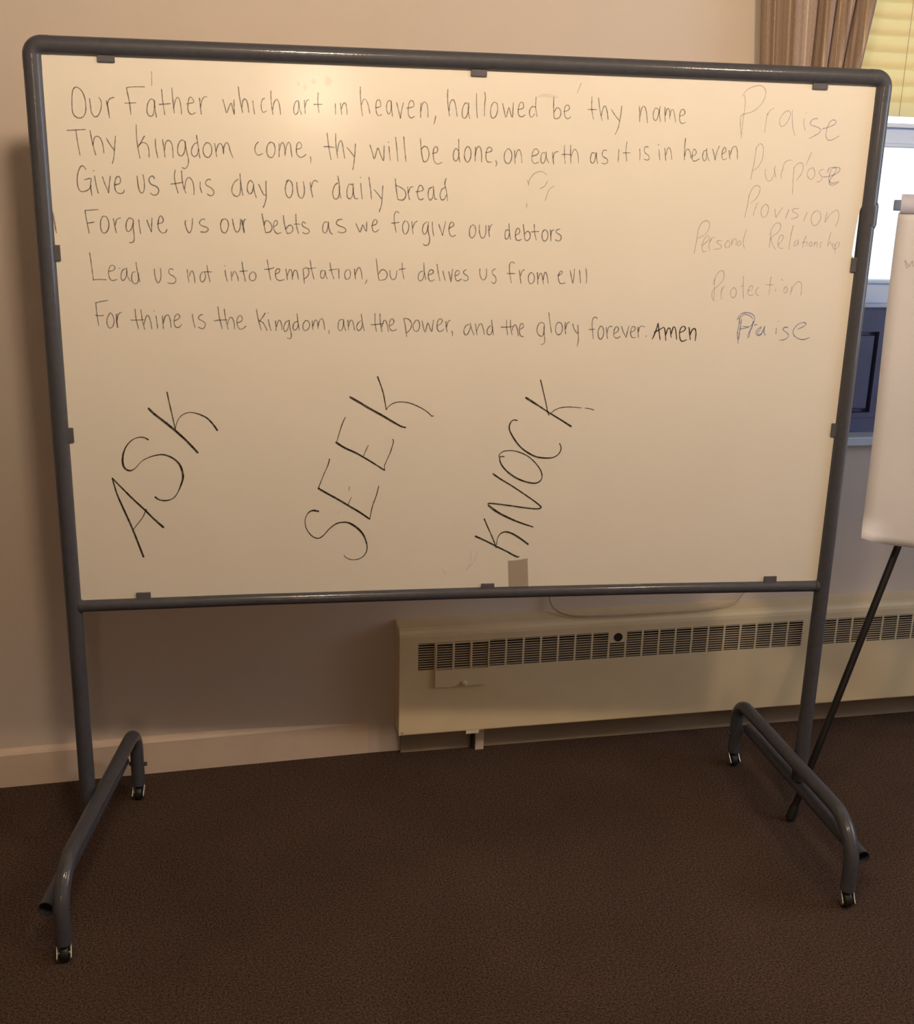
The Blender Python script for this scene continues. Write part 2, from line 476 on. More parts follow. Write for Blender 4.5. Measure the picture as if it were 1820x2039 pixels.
# mullions between the louvre groups
prev = HU0
for s in starts:
    if s > HU1 - .06: break
    q.box((prev, HD, GZ0), (s, HD+TH_, GZ1), W); prev = s + GW
q.box((prev, HD, GZ0), (HU1, HD+TH_, GZ1), W)
q.box((1.2095, HD-.0004, HZ0), (1.2105, HD+.001, HZ1-.03), W)
q.build('front_cover', M['heater'], ht)
q = MB()
ep = [(0, HZ1-.001), (-.070, HZ1-.003), (-.083, HZ1-.007), (-.090, HZ1-.015), (HD-.0005, HZ1-.025), (HD-.0005, HZ0), (0, HZ0)]
for (e0, e1) in ((HU0-.003, HU0+.001), (HU1-.001, HU1+.003)):
    q = MB(); n = len(ep)
    q.add([W(e0, d, z) for d, z in ep] + [W(e1, d, z) for d, z in ep], [(i, (i+1) % n, n+(i+1) % n, n+i) for i in range(n)] + [tuple(range(n)), tuple(range(2*n-1, n-1, -1))])
    q.build('end_cap', M['heater'], ht)
q = MB(); q.box((HU0+.02, -.004, HZ0+.02), (HU1-.02, -.001, HZ1-.02), W); q.build('back_plate', M['heater_dark'], ht)
q = MB(); q.box((HU0+.03, -.075, .17), (HU1-.03, -.012, .362), W); q.build('fin_element', M['fin'], ht)
def louvre_mesh(top=GZ1):
    q = MB(); z = GZ0 + .004
    while z < top - .003:
        q.box((0, .0002, z), (GW, .0024, z+.0017))
        z += .0076
    return q
lg = None
for k, s in enumerate(starts):
    if s > HU1 - .06: break
    if k in (1, 2, 3): dd = HD - .006
    else: dd = HD
    if k == 11:
        o = louvre_mesh(.352).build('louvre_grille', M['heater'], ht)
    elif lg is None:
        lg = louvre_mesh().build('louvre_grille', M['heater'], ht); o = lg
    else:
        o = lg.copy(); COL.objects.link(o); o.parent = ht
    o.matrix_basis = Matrix.Translation(W(s, dd, 0)) @ RB
# plate with the empty damper-knob hole above the short group
q = MB(); q.box((starts[11], HD, .352), (starts[11]+GW, HD+TH_, GZ1), W); q.build('knob_plate', M['heater'], ht)
q = MB(); vs = []
for i in range(24):
    w = 2*math.pi*i/24; vs.append(W(.5744 + .0135*math.cos(w), HD-.0012, .3695 + .0135*math.sin(w)))
for i in range(24):
    w = 2*math.pi*i/24; vs.append(W(.5744 + .0135*math.cos(w), HD+.0005, .3695 + .0135*math.sin(w)))
q.add(vs, [(i, (i+1) % 24, 24+(i+1) % 24, 24+i) for i in range(24)] + [tuple(range(24))], False)
tag(q.build('knob_hole', M['heater_dark'], ht), 'round black hole where the damper knob is missing')
# access door over groups 2-4
DU0, DU1, DZ0, DZ1, DD = .0150, .1755, .249, .389, HD-.009
q = MB()
q.box((DU0, DD, DZ0), (DU1, DD+TH_, GZ0), W)
q.box((DU0, DD, GZ1), (DU1, DD+TH_, DZ1), W)
prev = DU0
for s in starts[1:4]:
    q.box((prev, DD, GZ0), (s, DD+TH_, GZ1), W); prev = s + GW
q.box((prev, DD, GZ0), (DU1, DD+TH_, GZ1), W)
q.box((DU0+.001, DD+TH_, DZ0+.001), (DU0+.003, HD, DZ1), W); q.box((DU1-.003, DD+TH_, DZ0+.001), (DU1-.001, HD, DZ1), W)
door = tag(q.build('access_door', M['heater'], ht), 'small louvred access door near the left end')
q = MB(); c = W(.102, DD-.004, .2585)
vs = []
for (r, h) in ((.0, -.009), (.007, -.009), (.009, -.006), (.009, 0), (.006, .006)):
    for i in range(20):
        w = 2*math.pi*i/20; vs.append(W(.102 + r*math.cos(w), DD + h, .2585 + r*math.sin(w)))
q.add(vs, [(j*20+i, j*20+(i+1) % 20, (j+1)*20+(i+1) % 20, (j+1)*20+i) for j in range(4) for i in range(20)], True)
q.build('knob', M['knob'], door)
q = MB(); q.box((.114, HD-.001, .0875), (.153, HD+.004, .0990), W); q.build('clip_tab', M['knob'], ht)
q = MB(); vs = [W(-.078 + r*math.cos(w), HD + h, .107 + r*math.sin(w)) for (r, h) in ((.0001, -.003), (.003, -.002), (.004, 0)) for w in [2*math.pi*i/12 for i in range(12)]]
q.add(vs, [(j*12+i, j*12+(i+1) % 12, (j+1)*12+(i+1) % 12, (j+1)*12+i) for j in range(2) for i in range(12)], True); q.build('screw', M['cord'], ht)
set_origin(ht, W(1.3, 0, .1))
# bracket / pipe box between heater and floor
q = MB(); q.box((.158, -.034, 0), (.184, -.0155, .17), W); tag(q.build('pipe_cover', M['base'], None), 'narrow beige pipe cover standing on the floor under the heater', 'pipe cover')
q = MB(); q.tube([W(.150, -.024, 0), W(.150, -.024, .17)], .0050, 12); tag(q.build('heating_pipe', M['heater_dark'], None), 'thin dark pipe rising from the floor under the heater', 'pipe')

# ---------------------------------------------------------------- cable on heater
cp = [(.335, .5440, .70), (.337, .5440, .60), (.341, .5440, .50), (.347, .541, .462), (.362, .528, .441), (.385, .503, .437), (.43, .485, .4365), (.56, .487, .4365), (.686, .494, .4365), (.78, .502, .4365), (.858, .520, .4365), (.925, .545, .439), (.965, .578, .452), (.992, .590, .475), (1.01, .592, .52), (1.015, .592, .70)]
def smooth(pts, n=6):
    P = [Vector(p) for p in pts]; out = []
    for i in range(len(P)-1):
        p0 = P[max(i-1, 0)]; p1 = P[i]; p2 = P[i+1]; p3 = P[min(i+2, len(P)-1)]
        for k in range(n):
            t = k/n
            out.append(.5*((2*p1) + (p2-p0)*t + (2*p0-5*p1+4*p2-p3)*t*t + (3*p1-p0-3*p2+p3)*t*t*t))
    out.append(P[-1]); return out
q = MB(); q.tube(smooth(cp), .0032, 8); tag(q.build('cable', M['cord'], None), 'thin beige cable looped down the wall and across the heater top', 'cable')

# ---------------------------------------------------------------- rolling whiteboard
XW, ZT, ZB, R0 = .92587, 1.9187, .6987, .0187
wb = thing('rolling_whiteboard', 'large white dry-erase board in grey tube frame on four casters', 'whiteboard')
ER = .021
def elbow(s):
    q = MB()
    c = Vector((s*(XW-ER), 0, ZT-ER))
    pts = [Vector((s*XW, 0, ZT-.048)), Vector((s*XW, 0, ZT-.030))] + arc(c, (s, 0, 0), (0, 0, 1), ER, 0, math.pi/2, 8) + [Vector((s*(XW-.030), 0, ZT)), Vector((s*(XW-.036), 0, ZT))]
    q.tube(pts, R0+.0004, 28)
    return q.build('corner_elbow', M['post'], wb)
q = MB(); q.tube([(-XW+.03, 0, ZT), (0, 0, ZT+.001), (XW-.03, 0, ZT)], R0, 28); q.build('top_rail', M['post'], wb)
for s in (-1, 1):
    elbow(s)
    q = MB(); q.tube([(s*XW, 0, .1425), (s*XW, 0, ZT-.04)], R0, 28); q.build('side_post', M['post'], wb)
q = MB(); q.tube([(-XW+.012, 0, ZB), (-.5, 0, ZB+.0045), (0, 0, ZB+.0062), (.5, 0, ZB+.0045), (XW-.012, 0, ZB)], .0150, 24); q.build('bottom_rail', M['post'], wb)
q = MB(); q.tube([(XW+.0015, 0, 1.597), (XW+.0035, 0, 1.601), (XW+.0035, 0, 1.636), (XW+.0015, 0, 1.640)], R0+.001, 24); q.build('post_collar', M['post'], wb)
for i, s in enumerate((-1, 1)):   # weld beads where the lower rail meets the posts
    q = MB(); q.tube([(s*(XW-.014), 0, ZB), (s*(XW-.021), 0, ZB)], .0172, 20); q.build('weld_collar', M['post'], wb)
# board sheet with its slightly uneven right edge
FACE = -.003
outline = [(-.912, .703), (.910, .703), (.9115, .95), (.9085, 1.30), (.9075, 1.49), (.9050, 1.518), (.8972, 1.528), (.8980, 1.56), (.9005, 1.60), (.9040, 1.630), (.9120, 1.650), (.9125, 1.84), (.9080, 1.880), (.9080, 1.903), (-.912, 1.903)]
q = MB(); n = len(outline)
q.add([(x, FACE, z) for x, z in outline] + [(x, .004, z) for x, z in outline], [tuple(range(n)), tuple(range(2*n-1, n-1, -1))] + [(i, (i+1) % n, n+(i+1) % n, n+i) for i in range(n)])
panel = tag(q.build('board_panel', M['board'], wb), 'white writing surface covered in handwritten lines')
# clips
def clip(lo, hi):
    q = MB(); q.box(lo, hi); return q.build('retaining_clip', M['clip'], wb, bevel=.0012)
for x in (-.7795, -.004, .7725): clip((x-.0175, -.0085, 1.8895), (x+.0175, FACE+.0002, 1.906))
for x in (-.7655, .053, .7805): clip((x-.0165, -.0085, .708), (x+.0165, FACE+.0002, .7295))
for z in (1.505, 1.1075):
    clip((-.9120, -.0085, z-.0165), (-.8970, FACE+.0002, z+.0165)); clip((.8968, -.0085, z-.0165), (.9120, FACE+.0002, z+.0165))
# old tape patch
q = MB(); tq = [(.1013, .7863), (.1235, .7872), (.1501, .7916), (.1551, .7190), (.1055, .7190)]
n = len(tq)
q.add([(x, FACE-.0003, z) for x, z in tq] + [(x, FACE-.00005, z) for x, z in tq], [tuple(range(n)), tuple(range(2*n-1, n-1, -1))] + [(i, (i+1) % n, n+(i+1) % n, n+i) for i in range(n)])
tag(q.build('tape_patch', M['tape'], panel), 'brownish strip of old tape at the lower edge')

INK = [
("line_first","ink","-8436 18394 -54 -46 -29 -124 -15 -223 12 -124 58 -67 75 -18 80 42 44 101 8 125 -15 148 -43 109 -60 60 -61 20 -54 -49|26;-8173 18181 11 -143 10 -124 46 -78 43 -9 62 54 52 139 3 124 -42 68|26;-7839 18155 18 -131 28 -211|26;-7817 18094 30 75 48 36 57 12|26;-7828 18123 20 -123 8 -125|26;-7421 18414 35 -202 21 -173 5 -145|26;-7413 18419 121 19 243 9|26;-7469 18115 108 4 119 13|26;-6865 18167 -42 46 -52 -17 -48 -83 -21 -114 11 -87 49 -41 53 19 30 89 19 176|26;-6864 18180 2 -150 23 -175|26;-6709 18409 8 -199 33 -299|26;-6775 18113 109 8 125 14|26;-6501 18445 5 -154 11 -174 13 -170|26;-6484 18042 41 151 50 72 41 -56 20 -137 7 -138|26;-6220 18138 100 21 58 22 -29 69 -45 28 -34 -63 -21 -139 16 -100 59 -41 79 41|26;-5945 18265 11 -130 14 -188|26;-5931 18085 34 126 47 77 63 7|26;-5465 18251 35 -125 35 -138 51 115 47 83 31 -105 28 -121 2 147 -1 146|26;-5137 18517 15 -180 29 -175 33 -163|26;-5070 18112 19 127 46 39 43 -61 18 -101 8 -106|26;-4845 18246 12 -126 20 -139|26;-4596 18299 -40 -9 -36 -89 5 -126 38 -55 67 38|26;-4466 18455 2 -172 10 -151 26 -152|26;-4437 18082 38 153 54 57 39 -54 24 -126 11 -127|26;-3891 18277 -54 -14 -41 -91 -7 -114 31 -58 49 35 28 115 -3 127|24;-3889 18252 14 -127 47 -121|24;-3766 18294 7 -140 6 -127|24;-3757 18154 39 129 54 22|24;-3475 18455 -8 -190 20 -216|24;-3571 18216 93 3 86 3|24;-3115 18246 2 -97 5 -114|24;-3007 18260 13 -107 15 -122|24;-2981 18154 36 98 46 6 26 -101 8 -123|24;-2581 18600 0 -178 19 -229 28 -179|24;-2556 18244 35 98 46 7 49 -75 33 -127 16 -77|24;-2250 18190 96 29 5 77 -33 57 -49 -22 -19 -103 15 -140 41 -58 73 28|24;-1924 18329 -54 16 -41 -84 7 -128 36 -63 46 66 15 129 -9 64|24;-1924 18341 10 -153 23 -159|24;-1806 18307 39 -140 46 -174|24;-1721 17993 18 124 44 195|24;-1586 18203 101 19 54 33 -20 89 -50 16 -40 -70 -12 -142 15 -103 56 -40 68 39|24;-1281 18324 -3 -142 2 -160|24;-1278 18156 25 130 49 58 56 -54 21 -129 2 -129|24;-959 18063 -13 -91 -20 -71|24;-703 18613 -2 -180 18 -180 32 -181|24;-666 18176 14 143 45 86 47 -19 39 -128 33 -186|24;-245 18319 -56 37 -54 -67 -27 -130 19 -104 56 -11 48 93 24 143|24;-240 18358 -9 -169 40 -155|24;-76 18552 7 -253 24 -247|24;101 18584 19 -98 -11 -182 1 -208|24;311 18389 -54 -80 -15 -130 23 -104 57 -11 53 67 24 131 -23 103 -65 24|24;502 18366 38 -136 45 -146 37 133 21 77 37 -106 47 -100 10 148 1 153|23;842 18255 92 18 38 38 -26 85 -50 4 -36 -83 -5 -138 36 -67 66 -1 55 42|23;1231 18313 -67 13 -57 -78 5 -108 55 -35 53 70|23;1238 18528 -1 -215 42 -198|23;1632 18535 4 -209 25 -230|23;1660 18235 43 78 68 -13 38 -92 -36 -93 -82 -28 -24 24|23;1874 18248 92 27 30 57 -43 51 -58 -33 -14 -108 25 -108 63 -38 65 42|23;2486 18569 8 -246 53 -215|23;2400 18304 101 4 108 0|23;2631 18559 44 -230 70 -247|23;2721 18191 31 156 41 41 46 -85 39 -192|23;2939 18322 93 -122 109 -112|23;3171 18400 -13 -211 -41 -251 -62 -140|23;3572 18404 19 -171 11 -156|23;3600 18202 32 173 55 33 52 -108 42 -233|23;4009 18356 -61 29 -47 -95 9 -125 59 -45 42 79 22 157|23;4048 18428 -9 -150 41 -180|23;4159 18407 12 -156 19 -149|23;4186 18236 18 126 43 17 31 -93 10 -125|23;4287 18224 21 125 44 8 43 -114 36 -147|23;4510 18231 91 28 30 54 -40 61 -57 -17 -25 -111 17 -125 56 -45 76 34|23"),
("line_second","ink","-8668 17539 149 14 225 17|26;-8489 17554 18 -225 33 -272|26;-8203 17553 23 -191 33 -176 31 -121|26;-8160 17262 26 127 46 51 71 -18 49 -117 19 -195|26;-7884 17408 76 -136 72 -100|26;-7696 17457 -28 -208 -28 -205 -39 -141|26;-7261 17696 -7 -232 15 -202 32 -234|26;-7107 17474 -76 -122 -71 -111|26;-7226 17288 68 57 90 -27 36 -101 2 -166|26;-6886 17424 1 -178 32 -203|26;-6739 17416 19 -165 17 -192|26;-6704 17200 28 154 67 48 57 -70 14 -153 0 -123|26;-6278 17386 -56 34 -68 -58 -34 -129 11 -102 56 -37 63 66 29 129 4 97|26;-6278 17386 26 -199 32 -179 -26 -117 -60 -53 -52 25|26;-6027 17372 -61 -27 -59 -104 -2 -103 51 -50 62 41 31 116|26;-6036 17520 26 -198 13 -128 16 -133|26;-5837 17378 -61 -79 -12 -116 49 -88 66 -11 56 78 9 116 -42 89 -65 11|26;-5666 17370 17 -115 18 -159|26;-5643 17203 47 130 49 40 45 -63 16 -154|26;-5485 17182 15 129 50 83 44 -42 35 -140 50 -123|26;-4750 17421 -54 -53 -24 -104 32 -89 53 -20 81 36|26;-4496 17428 -63 -66 -19 -130 30 -90 58 -32 60 49 30 130 -30 115 -66 24|26;-4315 17400 -2 -109 -3 -161|26;-4310 17265 38 131 38 32 33 -82 10 -194|26;-4190 17191 29 156 50 92 37 -64 14 -129 17 -113|26;-3957 17296 106 29 9 70 -43 50 -46 -40 -21 -104 18 -116 72 -50 81 28 33 40|26;-3657 17153 13 -52 -3 -78|26;-3294 17651 20 -175 26 -182 36 -192|26;-3364 17369 108 -2 122 -12|26;-3110 17641 -1 -161 18 -181 26 -156|26;-3074 17273 36 183 46 40 35 -115 19 -130 21 -117|26;-2870 17362 76 -81 74 -103|26;-2687 17445 -11 -188 -22 -210 -25 -140|26;-2375 17428 55 -161 39 -125 49 154 33 74 55 -137 62 -122 10 163 4 152|26;-1963 17408 12 -131 18 -157|26;-1975 17502 8 -10|26;-1822 17600 30 -240 25 -252|26;-1643 17616 22 -251 31 -257|26;-1281 17597 14 -170 25 -183 36 -137|26;-1249 17375 51 59 76 -34 36 -126 -32 -120 -55 -46 -34 26|26;-1014 17289 97 29 18 67 -34 52 -50 -41 -14 -119 27 -145 71 -59 98 37|26;-443 17358 -57 51 -46 -81 -5 -119 49 -65 49 41 25 133|26;-441 17603 6 -205 9 -159 23 -111|26;-249 17455 -46 -67 -13 -146 39 -92 48 -17 49 86 7 133 -36 84 -48 19|26;-66 17447 -2 -145 2 -155|26;-67 17275 30 147 49 46 41 -57 21 -132 4 -139|26;163 17340 98 18 41 33 -30 58 -56 -2 -40 -86 -4 -133 39 -79 85 -3|26;394 17175 25 -60 -21 -54|26;652 17430 -64 -80 -4 -141 46 -77 67 1 46 96 -5 125 -53 77 -33 -1|23;803 17403 12 -141 16 -141|23;829 17247 35 142 45 32 47 -93 25 -187|23;1193 17288 115 40 38 52 -43 67 -66 -17 -36 -111 6 -125 59 -55 90 33|23;1492 17359 -58 14 -30 -80 5 -110 49 -39 40 73 18 126|23;1514 17391 16 -126 56 -109|23;1659 17388 16 -119 20 -132|23;1681 17269 29 111 83 24|23;1921 17543 10 -204 27 -189|23;1867 17343 64 8 135 -2|23;2059 17547 11 -204 17 -190|23;2085 17311 44 128 50 17 56 -93 27 -189|23;2624 17389 -62 14 -35 -96 13 -104 56 -21 36 81 12 127|23;2657 17415 7 -120 35 -126|23;2886 17459 -62 5 -37 -71 29 -68 81 -40 31 -62 -52 -49 -86 13|23;3164 17483 2 -127 -1 -137|23;3341 17655 -11 -184 32 -227|23;3271 17419 69 2 96 3|23;3643 17512 16 -127 1 -111|23;3839 17555 -69 8 -22 -80 39 -63 73 -45 13 -80 -58 -17 -53 21|23;4092 17508 15 -111 19 -111|23;4062 17618 15 -12|23;4220 17543 24 -126 21 -137|23;4259 17401 31 135 40 20 42 -88 30 -159|23;4687 17769 -4 -197 16 -271|23;4699 17381 17 128 60 27 50 -88 27 -111|23;4859 17385 81 34 23 59 -41 62 -39 -26 -11 -112 18 -96 62 -21 100 57|23;5197 17522 -62 -17 -18 -113 37 -95 49 33 13 129|23;5200 17561 19 -134 61 -127|23;5340 17558 47 -127 32 -111|23;5419 17320 18 145 55 161|23;5568 17452 76 50 12 58 -46 38 -38 -82 1 -112 34 -70 76 25|23;5729 17537 16 -96 26 -90|23;5766 17441 35 146 67 43 54 -88 19 -186|23"),
("line_third","ink","-8341 16774 -42 65 -57 -9 -59 -116 -29 -155 8 -154 46 -76 78 -3 93 46 49 78|28;-8381 16563 136 29 -17 -103 2 -129 14 -116|28;-8169 16645 20 -180 35 -174|28;-8185 16755 7 -8|28;-8010 16628 39 -133 67 -184|28;-7904 16311 22 161 35 181|28;-7765 16474 93 28 30 66 -22 76 -60 -14 -44 -130 10 -142 74 -58 80 18 27 57|28;-7300 16666 11 -180 27 -129 50 -38 43 66 13 143 -18 167|28;-6942 16623 -34 51 -61 -27 -22 -65 41 -77 115 -49 39 -77 -41 -79 -72 -20 -64 43|28;-6505 16810 -25 -151 29 -181 36 -143|28;-6610 16517 132 19 120 23|28;-6374 16792 5 -181 25 -155 38 -117|28;-6324 16430 34 170 69 61 63 -71 26 -130 -6 -156|28;-5994 16573 -5 -109 31 -110|28;-5772 16620 -45 17 -63 -53 6 -65 109 -63 51 -78 -30 -71 -59 -9 -52 33|28;-5198 16652 -82 -67 -52 -119 5 -105 65 -64 67 14 38 93 11 184|28;-5155 16765 13 -203 36 -241|28;-4879 16568 -52 64 -55 -53 -25 -132 46 -96 60 46 31 145|28;-4873 16555 12 -144 40 -136|28;-4766 16558 46 -104 65 -123 35 27|28;-4608 16627 -4 -158 2 -158 -30 -146 -40 -89|28;-4132 16659 -56 -101 -11 -132 34 -105 53 -31 48 60 24 132 -25 131 -67 46 -47 -35|28;-3951 16616 6 -132 33 -158 65 -38 44 67 13 133 -25 152|28;-3663 16623 17 -158 34 -153|28;-3642 16518 39 120 55 27 43 -33|28;-3070 16624 -69 -55 -42 -147 27 -119 63 -12 47 81 15 186|28;-3069 16769 27 -158 7 -159 32 -154|28;-2754 16591 -69 12 -47 -121 5 -146 55 -39 56 68 22 161|28;-2740 16618 8 -186 33 -119 66 -7|28;-2572 16628 11 -165 22 -160|28;-2580 16752 8 -8|28;-2396 16759 34 -238 23 -219|28;-2284 16501 83 -83 79 -106|28;-2090 16586 -13 -220 -18 -188 -50 -144|28;-1819 16741 21 -207 38 -227|28;-1799 16600 98 -37 99 -78 10 -121 -64 -69 -104 12|28;-1548 16579 16 -147 30 -128|28;-1526 16459 35 108 64 15|28;-1364 16479 98 13 63 34 -37 87 -56 -14 -35 -135 25 -121 56 -33 56 28|28;-1001 16579 -70 -29 -23 -135 41 -107 61 56 20 162|28;-979 16611 13 -139 26 -134 50 -4|28;-714 16585 -76 -42 -39 -122 30 -94 62 2 49 95|28;-702 16773 -25 -107 37 -161 33 -202|28"),
("line_fourth","ink","-8410 15929 15 -169 18 -131 23 -163|28;-8407 15937 142 13 131 13|28;-8387 15676 79 12 74 17|28;-8052 15824 -49 -85 -10 -158 38 -99 67 9 58 93 8 145 -46 91 -66 4|28;-7839 15783 20 -144 27 -157|28;-7809 15640 42 126 83 34|28;-7438 15773 -64 30 -65 -80 -18 -132 33 -73 71 48 52 133|28;-7425 15765 -10 -171 9 -185 -25 -107 -80 -15|28;-7312 15767 8 -144 19 -143|28;-7143 15763 41 -137 42 -105|28;-7060 15521 13 159 12 132|28;-6927 15688 94 28 34 48 -28 79 -48 -1 -38 -133 7 -132 76 -78 68 22 29 59|28;-6330 15773 -18 -53 29 -132 50 -74 48 62 28 147 4 100|28;-5928 15802 -61 4 -57 -81 51 -57 106 -33 25 -52 -55 -47 -107 4|28;-5560 15801 -38 -94 17 -133 57 -52 64 55 32 134 -33 92 -58 18 -55 -33|28;-5341 15819 20 -133 37 -120 53 -12 43 81 18 134 -4 58|28;-5137 15796 13 -133 23 -128|28;-5147 15809 33 -146 24 -120|28;-5118 15690 30 120 33 9|28;-4711 15943 29 -165 41 -235|28;-4670 15698 43 108 94 -52 33 -106 -45 -82 -88 -18|28;-4464 15675 78 55 -15 80 -47 -27 -21 -108 30 -107 60 -39 71 28|27;-4252 15920 21 -187 52 -193|27;-4213 15626 78 82 55 1 31 -80 -48 -76 -82 -13|27;-3981 15952 5 -214 44 -201|27;-4025 15737 55 6 68 -4|27;-3778 15755 -41 40 -36 -55 35 -53 109 -52 8 -67 -78 -29 -60 26|27;-3309 15799 -55 -9 -43 -95 13 -108 55 -21 43 104 14 121|27;-3276 15805 7 -135 41 -107 41 -21|27;-2977 15859 -83 -10 -50 -68 49 -53 139 -52 22 -67 -78 -37 -97 20|27;-2677 15776 47 -108 42 -72 42 115 19 41 45 -95 33 -42 6 97 0 114|27;-2332 15736 93 34 27 55 -28 48 -56 -36 -27 -122 28 -95 56 -13 64 51|27;-1737 16019 -43 37 -50 -61 -4 -163 45 -230|27;-1895 15799 76 7 92 18|27;-1609 15842 -41 -88 15 -136 43 -48 56 50 27 123 -38 95 -62 12|27;-1446 15840 13 -136 25 -125|27;-1424 15704 41 110 61 42|27;-1115 15841 -70 -64 -21 -124 39 -81 55 56 35 137|27;-1073 15847 -11 -164 40 -191 -15 -125 -76 -37 -49 35|27;-988 15843 9 -158 25 -142|27;-845 15797 45 -123 45 -117|27;-755 15557 26 132 39 165|27;-616 15705 71 43 42 41 -30 55 -51 -15 -31 -138 31 -123 58 -34 62 36|27;-117 15777 -35 -91 12 -137 50 -36 56 51 26 111 -32 104 -58 18|27;68 15800 5 -151 47 -124 57 1 40 98 1 165|27;284 15790 4 -137 18 -111|27;296 15680 26 97 41 42|27;732 15691 -51 14 -27 -105 22 -99 53 25 27 106|27;739 15841 17 -194 28 -157|27;893 15589 84 46 13 61 -34 50 -45 -36 -18 -121 26 -96 64 -17 53 31|27;1063 15833 30 -180 14 -106|27;1104 15623 70 61 56 -59 -5 -97 -68 -56 -59 60|27;1316 15837 17 -180 46 -166|27;1260 15668 79 7 94 8|27;1552 15715 -47 -70 16 -136 65 -35 51 67 -6 121 -57 60 -52 -32|27;1692 15724 15 -121 6 -127|27;1704 15603 21 91 49 31|27;1913 15743 -62 -16 -30 -46 60 -45 66 -44 -12 -91 -62 -23 -56 30|27"),
("pen_scratch","scratch","-9096 16269 17 -393 31 -286 22 -130|24;-9068 15877 23 -182 13 -170|24"),
("erased_letters","faint","1144 16667 20 118 88 126 122 61 95 -9 84 -62|22;1572 16766 -58 -105 -107 -53|22;1728 16666 -101 -62 -42 -104 -41 -144|22;1108 16778 20 -29 14 -41|22;1129 16282 -4 -45 -4 -59|22"),
("line_fifth","ink","-8373 15061 21 -246 21 -333|26;-8331 14491 111 11 165 -5|26;-8002 14672 99 26 41 62 -40 46 -63 -22 -37 -103 5 -124 51 -77 109 26|26;-7781 14743 9 -6|26;-7656 14732 -57 -32 -39 -140 36 -77 65 63 38 140|26;-7624 14748 6 -155 64 -127|26;-7444 14673 -57 -16 -28 -125 26 -93 76 -15 42 94 7 140|26;-7418 14875 20 -201 41 -218|26;-7041 14740 8 -155 46 -140 58 47 25 126 -6 140|26;-6645 14730 -55 21 -33 -38 12 -77 100 -62 28 -78 -66 -63 -111 14|26;-6344 14734 10 -140 19 -132|26;-6303 14594 42 110 40 -15 26 -125 5 -110|26;-6018 14692 -50 -79 -4 -95 39 -46 56 57 19 107 -35 62|26;-5919 14834 19 -172 37 -188|26;-5971 14692 62 1 94 1|26;-5534 14729 14 -125 28 -110|26;-5541 14830 7 -6|26;-5407 14700 7 -95 3 -94|26;-5387 14606 44 101 40 -22 35 -94 16 -85|26;-5164 14916 20 -181 41 -236|26;-5217 14709 72 10 95 4|26;-4956 14699 -52 -57 -2 -88 56 -44 71 45 9 104 -59 53|26;-4620 14968 27 -194 39 -247|26;-4688 14766 105 1 112 40|26;-4449 14665 77 33 20 63 -40 22 -49 -55 3 -142 72 -63 119 27|26;-4218 14779 14 -111 14 -127|26;-4188 14637 40 111 42 16 24 -94 4 -118|26;-4073 14622 30 112 48 16 31 -79 14 -117|26;-3844 14768 14 -127 11 -175|26;-3841 14784 87 26 41 -88 -34 -96 -84 -64|26;-3685 14976 27 -190 52 -222|26;-3738 14791 80 8 96 14|26;-3386 14742 -48 15 -29 -79 18 -86 52 7 33 112|26;-3360 14758 12 -95 32 -89|26;-3249 14925 24 -165 57 -184|26;-3273 14760 81 17 97 17|26;-3059 14794 3 -111 3 -96|26;-2871 14781 -52 -64 -1 -96 42 -54 65 39 17 112 -39 73|26;-2710 14799 7 -112 16 -111|26;-2694 14672 49 128 46 32 42 -111 16 -150|26;-2437 14563 -13 -48 -26 -39|26;-2230 15029 31 -255 33 -208|26;-2176 14694 74 97 89 -31 33 -95 -55 -88 -121 -20|26;-1922 14778 8 -128 59 -77 65 46 25 161|26;-1649 14948 5 -167 38 -192|26;-1719 14796 75 17 69 8|26;-1183 14771 -76 -33 -31 -113 44 -70 65 39 31 130|26;-1163 14948 13 -192 36 -167|26;-1060 14686 92 34 26 45 -44 41 -55 -33 -18 -113 34 -96 60 -6 46 33|26;-866 14927 30 -183 43 -184|26;-731 14777 29 -112 29 -97|26;-598 14770 29 -120 29 -106|26;-540 14544 11 123 16 155|26;-453 14674 76 34 22 52 -44 38 -46 -49 -7 -97 35 -81 57 1 52 39|26;-200 14817 -56 -33 2 -55 84 -51 19 -71 -56 -40 -54 22|26;110 14837 4 -129 53 -104 60 1 38 88 -5 146|26;468 14842 -66 -33 2 -81 70 -65 13 -97 -49 -50 -51 32|26;893 14971 -52 32 -55 -59 7 -163 49 -244|26;733 14742 85 1 101 1|26;1017 14817 23 -146 26 -147|26;1046 14687 39 115 50 33|26;1290 14772 -55 -66 6 -131 49 -55 67 40 15 115 -48 87 -58 0|26;1435 14774 13 -131 6 -131|26;1456 14627 39 115 36 10 33 -108 26 -130|26;1579 14612 17 131 32 43 39 -91 31 -157|26;1915 14714 80 34 25 43 -42 22 -41 -66 -5 -114 50 -98 112 17|26;2195 14833 36 -147 42 -141|26;2273 14545 19 141 4 181|26;2414 14836 22 -148 22 -141|26;2563 14877 27 -171 -1 -158|26"),
